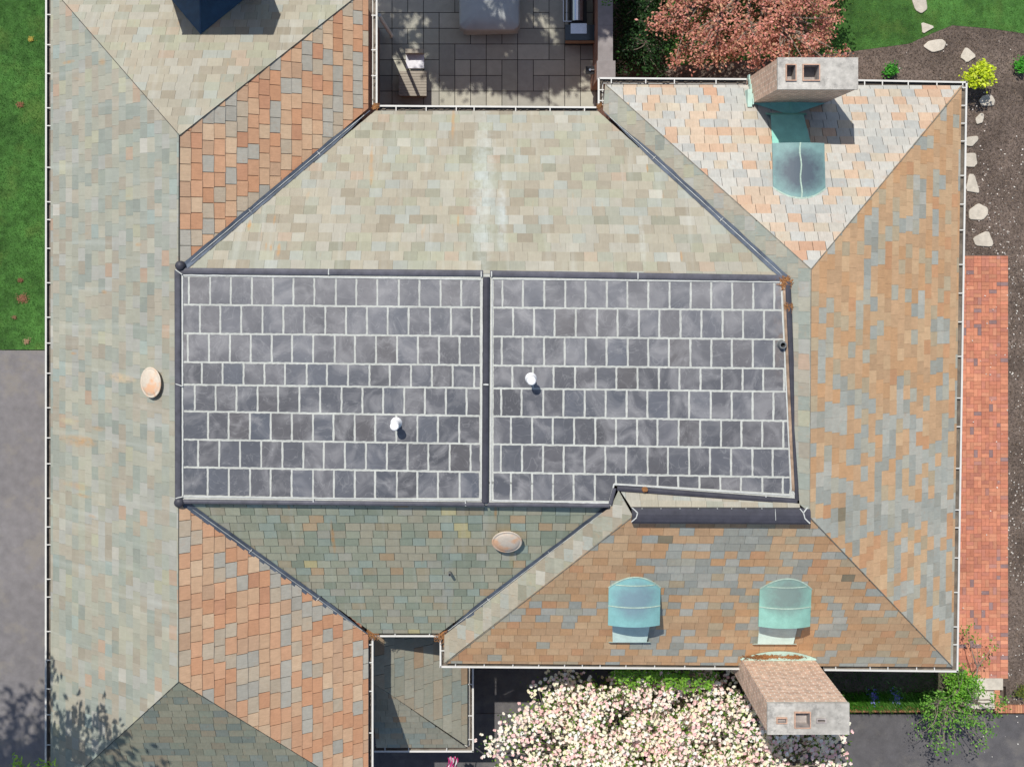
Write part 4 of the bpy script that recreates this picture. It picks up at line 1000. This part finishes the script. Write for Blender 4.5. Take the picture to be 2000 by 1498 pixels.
# wall lantern
t = empty('wall_lamp', W(1152,138,1.6), label='small dark lantern on a pale bracket by the courtyard pier', cat='lamp')
c = W(1152,138,1.6); M['dmetal'] = mkmat('dark_metal', col=(.02,.02,.022), rough=.4, metal=.6); M['smetal'] = mkmat('steel', col=(.55,.58,.62), rough=.22, metal=.9, var=.05, bump=0)
m = MB(); m.box(c+Vector((-.09,-.08,-.25)), c+Vector((.09,.08,-.0))); m.box(c+Vector((-.11,-.1,0)), c+Vector((.11,.1,.03))); m.build('lantern', M['dmetal'], t)
m = MB(); m.tube([c+Vector((.0,0,.08)), c+Vector((.1,0,.1)), c+Vector((.24,-.02,.05))], [.014]*3, 8); m.tube([c+Vector((-.0,0,.03)), c+Vector((0,0,.09))], [.03,.03], 10); m.build('bracket', M['smetal'], t)
# covered table
t = empty('covered_table', W(955,10,1.0), label='rectangular table under a taut grey-blue cover, partly beyond the top edge', cat='table')
def cov_extra(n,L,tc,c,noise,mixc,ramp,math_): return c
M['cover'] = mkmat('grey_blue_cover', col=lin((172,176,174)), rough=.5, var=.08, scale=3, bump=.25, bscale=7)
m = MB(); zc = 1.05; cxm = (rx(897,zc)+rx(1015,zc))/2; hwx = (rx(1015,zc)-rx(897,zc))/2; yb0 = ry(60,zc); yt0 = yb0+1.6; cym = (yb0+yt0)/2; hwy = (yt0-yb0)/2
def rring(sx, sy, rc_, z, n=5, wob=0):
    P = []
    for qx, qy, a0_ in ((1,1,0),(-1,1,90),(-1,-1,180),(1,-1,270)):
        for k in range(n+1):
            a = math.radians(a0_+90*k/n); P.append(Vector((cxm+qx*(sx-rc_)+rc_*math.cos(a)+wob*math.sin(len(P)*2.3), cym+qy*(sy-rc_)+rc_*math.sin(a)+wob*math.cos(len(P)*1.7), z+wob*.4*math.sin(len(P)*3.1))))
    return P
rings = [rring(hwx*1.03,hwy*1.03,.2,.62,wob=.02), rring(hwx*1.0,hwy*1.0,.2,.85,wob=.012), rring(hwx*.99,hwy*.99,.19,zc-.04), rring(hwx*.95,hwy*.95,.17,zc), rring(hwx*.55,hwy*.55,.12,zc+.025), rring(hwx*.1,hwy*.1,.02,zc+.03)]
for rg_ in rings[2:4]:
    for k_, p_ in enumerate(rg_): p_.z += .012*math.sin(k_*2.1)
for A, B in zip(rings, rings[1:]):
    for k in range(len(A)): m.face([A[k], A[(k+1)%len(A)], B[(k+1)%len(B)], B[k]])
m.face(rings[-1]); m.build('cover', M['cover'], t, smooth=True, merge=True)
for sx_, sy_ in ((-1,-1),(1,-1),(-1,1),(1,1)):
    m = MB(); q = Vector((cxm+sx_*(hwx-.15), cym+sy_*(hwy-.15), TZ)); m.tube([q, q+Vector((0,0,.6))], [.03,.03], 8); m.build('leg', M['dmetal'], t)
# grill
t = empty('grill', W(1120,20,.9), label='stainless steel barbecue grill with side shelf against the courtyard wall', cat='grill')
zg = 1.1; gx0, gx1 = rx(1117,zg), rx(1141,zg); gy0, gy1 = ry(40,zg), ry(40,zg)+1.2
m = MB(); n = 10; rad = (gx1-gx0)/2; xm_ = (gx0+gx1)/2
for k in range(n):
    a, b = math.pi*k/n, math.pi*(k+1)/n
    m.face([(xm_+rad*math.cos(a),gy0,zg-.14+rad*1.0*math.sin(a)),(xm_+rad*math.cos(a),gy1,zg-.14+rad*math.sin(a)),(xm_+rad*math.cos(b),gy1,zg-.14+rad*math.sin(b)),(xm_+rad*math.cos(b),gy0,zg-.14+rad*math.sin(b))])
m.face([(xm_+rad*math.cos(math.pi*k/n),gy0,zg-.14+rad*math.sin(math.pi*k/n)) for k in range(n+1)][::-1]); m.build('lid', M['smetal'], t, merge=True)
m = MB(); m.box((gx0-.05,gy0-.04,TZ+.1),(gx1+.08,gy1,zg-.15)); m.build('firebox', M['dmetal'], t)
m = MB(); sxs = rx(1100,zg-.2)
for a, b in (((sxs,gy0),(sxs,gy1)),((sxs,gy0),(gx0,gy0)),((sxs+.09,gy0),(sxs+.09,gy1))): m.obox(Vector((*a,zg-.16)), Vector((*b,zg-.16)), .015, .015)
m.build('side_rail', M['smetal'], t)
m = MB(); m.box((gx0-.02,gy0-.32,.9),(gx1+.08,gy0-.05,.93)); m.build('side_shelf', M['smetal'], t)
# grill counter below it
t = empty('side_counter', W(1135,75,.8), label='low counter with a dark glossy top and wooden front edge below the grill', cat='counter')
zk = .9; m = MB(); m.box((rx(1105,zk),ry(82,zk),TZ),(rx(1166,zk),ry(50,zk),zk-.03)); m.build('cabinet', M['dmetal'], t)
M['gloss'] = mkmat('dark_glass', col=(.03,.05,.06), rough=.15, spec=.6, bump=0); m = MB(); m.box((rx(1104,zk),ry(79,zk),zk-.028),(rx(1166,zk),ry(49,zk),zk)); m.build('counter_top', M['gloss'], t)
M['wood'] = mkmat('wood_trim', col=lin((140,100,70)), rough=.7, var=.2, scale=15); m = MB(); m.box((rx(1104,zk),ry(85,zk),zk-.07),(rx(1166,zk),ry(80,zk),zk+.004)); m.build('front_edge', M['wood'], t)
# slatted deck box and pale seat
zb = .75; t = empty('deck_box', W(805,163,zb), label='grey slatted storage box in the courtyard corner', cat='storage box')
M['slatbox'] = mkmat('grey_slats', col=lin((150,142,130)), rough=.75, var=.1, scale=10); bx0_, bx1_, by0, by1 = rx(779,zb), rx(833,zb), ry(188,zb), ry(139,zb)
m = MB(); y = by0; n = 9
for k in range(n): m.box((bx0_, by0+(by1-by0)*k/n+.004, zb-.025), (bx1_, by0+(by1-by0)*(k+1)/n-.004, zb))
m.build('lid', M['slatbox'], t)
m = MB(); m.box((bx0_+.02,by0+.02,TZ),(bx1_-.02,by1-.02,zb-.026)); m.build('box_body', M['slatbox'], t)
zs = .45+GZ; t = empty('patio_seat', W(810,118,zs), label='small white seat with a low grey back above the slatted box', cat='chair')
M['wseat'] = mkmat('white_cushion', col=(.7,.7,.74), rough=.7, bump=.1); sx0, sx1 = rx(793,zs), rx(828,zs); m = MB(); m.box((sx0,ry(134,zs),zs-.1),(sx1,ry(106,zs),zs)); o = m.build('seat', M['wseat'], t)
m = MB(); m.box((sx0,ry(104,zs+.25),zs-.08),(sx1,ry(96,zs+.25),zs+.25)); m.build('backrest', M['slatbox'], t)
for a in (sx0+.03, sx1-.03):
    for b in (ry(131,zs), ry(108,zs)): m = MB(); m.tube([(a,b,TZ),(a,b,zs-.1)], [.02,.02], 8); m.build('leg', M['dmetal'], t)

# ---------------------------------------------------------------- vegetation
def clusters(cen, spread, per):
    c = np.repeat(cen, per, 0); return c+rng.normal(0, 1, c.shape)*np.array(spread)
def limb(m, p, q, r0, r1, sag=.12, n=6, col=(1,1,1)):
    p = Vector(p); q = Vector(q); L_ = (q-p).length; o_ = Vector((random.uniform(-1,1), random.uniform(-1,1), random.uniform(-.2,.8)))*L_*sag
    pts = [p.lerp(q, t)+o_*math.sin(math.pi*t) for t in [k/n for k in range(n+1)]]
    m.tube(pts, [r0+(r1-r0)*k/n for k in range(n+1)], 6, col, cap=False); return pts
def tree(name, base, fork, tips, label, cat, leafcols, per, leaf, spread, r0=.09, group=None, sub=3, lmat=None, crownname='crown', nb=.5, asp=.55, twig=True, rb=.018):
    t = empty(name, base, label=label, cat=cat, group=group); tr = MB(); pts = limb(tr, base, fork, r0, r0*.7, .05)
    mains = []
    K = max(4, len(tips)//7); idx = rng.choice(len(tips), K, replace=False)
    for i in idx:
        f = Vector(fork); q = f.lerp(Vector(tips[i]), .62); mains.append(limb(tr, f, q, r0*.5, rb*1.3, .15))
    for tp in tips:
        tp = Vector(tp); best = min((p for l in mains for p in l[2:]), key=lambda p: (p-tp).length)
        limb(tr, best, tp, rb, rb*.3, .12, 4)
    tr.build('trunk', M['bark'], t)
    cen = clusters(np.array([tuple(p) for p in tips]), spread, per); V = quads(cen, leaf, nb, asp)
    rawmesh(crownname, V, colmix(len(V), leafcols, .25), lmat or M['leafy'], t)
    return t
def ell(n, c, r, shell=.55, zmin=None, fn=None):
    out = []
    while len(out) < n:
        v = rng.normal(0, 1, 3); v /= np.linalg.norm(v); rr = shell+(1-shell)*rng.random()**.6; p = np.array(c)+v*np.array(r)*rr
        if zmin is not None and p[2] < zmin: continue
        if fn and not fn(p): continue
        out.append(p)
    return out
def pxof(p): return (NX+p[0]*F/(H-p[2]), NY-p[1]*F/(H-p[2]))

# red-leaved tree at the top
def fred(p):
    x, y = pxof(p); return 1283+18*math.sin(y*.09)+10*math.sin(y*.31) < x < 1650+10*math.sin(y*.13) and y < 136+8*math.sin(x*.07)
tips = ell(430, (6.55,6.9,2.3), (2.85,3.4,1.3), .25, 1.2, fred)
tree('red_maple', (6.7,6.9,GZ), (6.7,6.8,1.5), tips, 'spreading tree with coppery pink-red leaves behind the upper gutter', 'tree',
     ((212,148,130),(200,132,116),(216,158,134),(188,122,106),(204,164,130),(174,130,102),(216,154,142)), 66, .038, (.13,.13,.06), .11, nb=.5, rb=.026)
# deep-shade shrub between wall and red tree, catching light at its tip
def fsh(p):
    x, y = pxof(p); return 1196 < x < 1300 and y < 148
tips = ell(130, (3.9,5.8,1.2), (1.1,2.4,.8), .1, .5, fsh)
tree('evergreen_shrub', (3.8,5.7,GZ), (3.8,5.7,.8), tips, 'dark shaded evergreen shrub between the courtyard wall and the red tree', 'shrub', ((34,64,32),(44,78,38),(28,54,30),(56,92,44)), 60, .035, (.14,.14,.12), .05)
def fsh2(p):
    x, y = pxof(p); return 1150 < x < 1215 and y < 46
tips = ell(26, (2.9,6.9,3.0), (.8,1.2,.5), .1, 2.5, fsh2)
tree('leafy_sapling', (3.75,7.4,GZ), (3.5,7.2,2.2), tips, 'bright green sapling tip leaning over the courtyard wall at the top edge', 'tree', ((86,132,60),(70,116,50),(104,150,70)), 40, .035, (.1,.1,.08), .04)
# shade tree beyond the top edge that throws the courtyard into shade
def fpat(p):
    # where this leaf's shadow lands on the patio
    d = p[2]-TZ; x, y = NX+(p[0]+SA*d)*F/(H-TZ), NY-(p[1]-SB*d)*F/(H-TZ)
    if not (735 < x < 1240 and y < 165): return False
    lim = float(np.interp(x, (760,800,840,850,880,905,924,945,1000,1050,1110,1240), (95,105,112,140,166,162,138,156,170,180,162,172)))
    if y > lim: return False
    for hx, hy, hr in ((805,42,14),(795,30,9),(835,38,7),(1000,95,9),(1045,18,12),(1065,48,14),(1075,75,12),(1010,62,8),(1105,60,8),(1120,57,9),(858,50,7),(885,25,6),(990,52,17),(1150,130,10),(810,112,15),(1090,92,8)):
        if (x-hx)**2+(y-hy)**2 < (hr*2.35)**2: return False
    return p[1] > 8.2
tips = ell(1700, (-1.4,12.0,9.3), (5.6,5.2,2.1), .05, 7.0, fpat)
tree('shade_tree', (-1.5,13.5,GZ), (-2,12.8,6.5), tips, 'tall leafy tree beyond the top edge shading the courtyard', 'tree', ((60,104,44),(74,118,50),(52,92,40)), 52, .085, (.17,.17,.1), .2)
# airy tree beyond the left edge, its shadow falls on driveway and slate corner
def plume(p):
    x, y, z = p; k = random.random()
    # shadow position on the roof corner
    d = z-5.3; X, Y = NX+(x+SA*d)*F/(H-5.3), NY-(y-SB*d)*F/(H-5.3)
    if X < -420 or X > 300: return False
    top = min(1330+abs(X-185)*.9, 1345+abs(X-225)*1.6, 1360+abs(X-105)*1.6) if X > 60 else 1250
    if Y < top+30: return False
    return pxof(p)[0] < -25
tips = ell(1150, (-13.4,-8.6,11.5), (4.3,4.6,2.2), .1, 9.0, plume)
tree('airy_tree', (-15.6,-10.5,GZ), (-15,-9.8,7.5), tips, 'tall airy tree left of the driveway known by its mottled shadow', 'tree', ((90,140,60),(110,160,70)), 13, .09, (.17,.22,.14), .2, rb=.02)
# young shoots at the bottom left corner
tips = [tuple(W(30,1484,5.2)), tuple(W(40,1492,5.0)), tuple(W(76,1490,5.4)), tuple(W(98,1492,5.5)), tuple(W(60,1530,5.0)), tuple(W(20,1540,4.8)), tuple(W(95,1540,5.0))]
tree('young_tree', (*W(40,1620,GZ).xy, GZ), tuple(W(55,1580,3.8)), tips, 'young tree with bright green tips poking up at the bottom left corner', 'tree', ((160,200,80),(140,186,66),(178,212,96)), 16, .06, (.06,.06,.05), .05, asp=.3)
# yellow-green shrub etc.
def bush(name, px, py, z, r, n, cols, leaf, label, cat='shrub', per=20, hz=.6):
    c = W(px, py, z); tips = ell(n, c, (r, r, r*hz), .3, GZ+.05)
    return tree(name, (c.x, c.y, GZ), (c.x, c.y, GZ+(z-GZ)*.4), tips, label, cat, cols, per, leaf, (.06,.06,.05), .02, nb=.6, rb=.006)
bush('golden_shrub', 1915, 148, 1.0, .36, 46, ((196,214,40),(214,226,60),(176,200,36),(204,216,84)), .042, 'bright yellow-green shrub at the corner gutter', hz=.8)
bush('perennial', 1741, 138, .5, .16, 18, ((60,140,40),(84,164,56),(50,120,36)), .035, 'small deep green clump in the mulch above the gutter', 'plant')
bush('perennial', 1998, 126, .5, .16, 14, ((60,140,40),(84,164,56)), .035, 'small green clump cut by the right edge near the top', 'plant')
bush('perennial', 1998, 1352, .5, .14, 12, ((110,120,50),(84,100,46)), .03, 'small olive clump at the right edge above the orange bricks', 'plant')
# pink-white blossom tree along the lower gutter
def fbl(p):
    x, y = pxof(p)
    if y < 1312+(6*math.sin(x*.05)) or x < 948+12*math.sin(y*.06)+ (0 if y < 1440 else 10): return False
    if x > 1655+12*math.sin(y*.11): return False
    if x < 985 and y > 1385 and y < 1430: return False
    if math.sin(x*.031+y*.017)*math.sin(y*.045-x*.012)+.35*math.sin(x*.11)*math.sin(y*.13) > .5: return False
    return True
tips = ell(1250, (4.4,-13.1,2.35), (4.6,3.5,1.35), .1, 1.2, fbl)
bt = tree('blossom_tree', (4.3,-13.2,GZ), (4.3,-13.0,1.5), tips, 'wide tree smothered in pale pink blossom along the lower gutter', 'tree', ((104,140,50),(84,122,40),(124,156,62),(70,100,40)), 18, .042, (.17,.17,.12), .14, nb=.4)
cen = clusters(np.array(tips), (.16,.16,.08), 19); cen[:,2] += .10; n = len(cen)
pc_ = np.where(rng.random((n,1)) < .6, 1, 0)*np.array([lin((250,226,214))])+0
base = colmix(n, ((253,238,218),(252,222,214),(250,240,204),(254,246,234),(246,200,198)), .06)
VV = []; CC = []
for k in range(4):
    a = rng.uniform(0, 6.28, n)*0+k*math.pi/2+rng.uniform(-.25,.25,n)+np.arange(n); s = .035*rng.uniform(.7,1.25,n)
    d = np.stack([np.cos(a)*s, np.sin(a)*s, rng.uniform(-.1,.5,n)*s], 1); e_ = np.stack([-np.sin(a)*s*.8, np.cos(a)*s*.8, rng.uniform(-.2,.2,n)*s], 1)
    VV.append(np.stack([cen, cen+d*.75-e_, cen+d*1.4, cen+d*.75+e_], 1)); CC.append(base*.92)
o = rawmesh('blossom', np.concatenate(VV), np.clip(np.concatenate(CC)*1.12, 0, .95), M['petal'], bt); o['kind'] = 'stuff'; o['label'] = 'mass of pale pink four-petalled flowers'
# bright leafy shoots in front of the gutter
def fl2(p):
    x, y = pxof(p); return (1205 < x < 1445 and 1298 < y < 1345)
tips = ell(60, (3.9,-10.35,3.3), (1.6,.5,.5), .1, 2.6, fl2)
tree('leafy_shrub', (3.9,-10.9,GZ), (3.9,-10.7,2.2), tips, 'fresh green leafy shrub between the lower gutter and the blossom', 'shrub', ((128,176,60),(108,160,52),(146,190,78)), 20, .045, (.09,.09,.07), .04)
# young green tree lower right
def fg(p):
    x, y = pxof(p)
    return 1300 < y < 1475 and (1862 < x < 1962 or (y > 1345 and 1775+12*math.sin(y*.09) < x < 1930+.25*(1475-y))) and (math.sin(x*.07+y*.05)*math.sin(y*.08-x*.03) < .45)
tips = ell(100, W(1862,1385,1.9), (1.25,1.15,.8), .05, .9, fg)
tips += [tuple(W(1893,1240,1.2)), tuple(W(1905,1252,1.2)), tuple(W(1938,1262,1.1)), tuple(W(1922,1283,1.1)), tuple(W(1888,1228,1.2)), tuple(W(1962,1380,1.2))]
tree('young_tree', (*W(1850,1366,BZ).xy, BZ), tuple(W(1862,1372,1.3)), tips, 'airy young tree with small fresh green leaves at the lower right corner of the house', 'tree', ((96,150,52),(120,172,66),(80,130,46),(132,180,80)), 16, .034, (.10,.10,.08), .05, rb=.012)
# climbing green mass at the house corner
tips = ell(60, W(1880,1345,1.4), (.35,.5,.5), .1, .9)
tree('leafy_shrub', (*W(1878,1340,GZ).xy, GZ), tuple(W(1878,1340,.8)), tips, 'dense bright green shrub at the lower right house corner', 'shrub', ((90,150,40),(110,170,50),(130,186,64)), 26, .035, (.1,.1,.08), .04)
# bluebells
for px, lb in ((1708,'left clump of violet-blue flowers on the bed'),(1750,'right clump of violet-blue flowers on the bed')):
    c = W(px,1362,BZ+.2); t = empty('bluebell_clump', (c.x,c.y,BZ), label=lb, cat='flowers', group='bluebells on the bed')
    cen = np.array(c)+rng.normal(0,1,(70,3))*np.array([.07,.1,.04]); V = quads(cen, .022, .4, .7); tag(rawmesh('flower_head', V, colmix(len(V), ((120,120,200),(140,138,214),(104,106,184)), .15), M['petal'], t), kind='stuff')
    cen = np.array((c.x,c.y,BZ+.08))+rng.normal(0,1,(120,3))*np.array([.12,.14,.03]); V = quads(cen, .06, .1, .14); rawmesh('foliage', V, colmix(len(V), ((70,140,60),(120,176,100)), .2), M['leafy'], t)
# striped flag at the bottom edge
t = empty('flag', W(885,1500,1.3), label='pink and white striped flag drooping at the bottom edge below the notch roof', cat='flag')
m = MB(); p0 = W(893,1478,2.0)
m.tube([W(893,1470,1.9), W(872,1560,2.3)], [.014,.014], 8); m.build('pole', M['dmetal'], t)
m = MB(); a = W(874,1478,1.6); N = 14; R = random.Random(4)
def fp(i, j): return a+Vector((.26*i/N*1.0+.03*math.sin(j*.9), -.5*j/10, .05*math.sin(i*1.1+j*.35)+.03*math.sin(j)))
for i in range(N):
    for j in range(10): m.face([fp(i,j), fp(i,j+1), fp(i+1,j+1), fp(i+1,j)], lin((206,60,130)) if (i//2) % 2 == 0 else (.8,.78,.8))
M['cloth'] = leafmat('flag_cloth', .2, .8); m.build('cloth', M['cloth'], t)
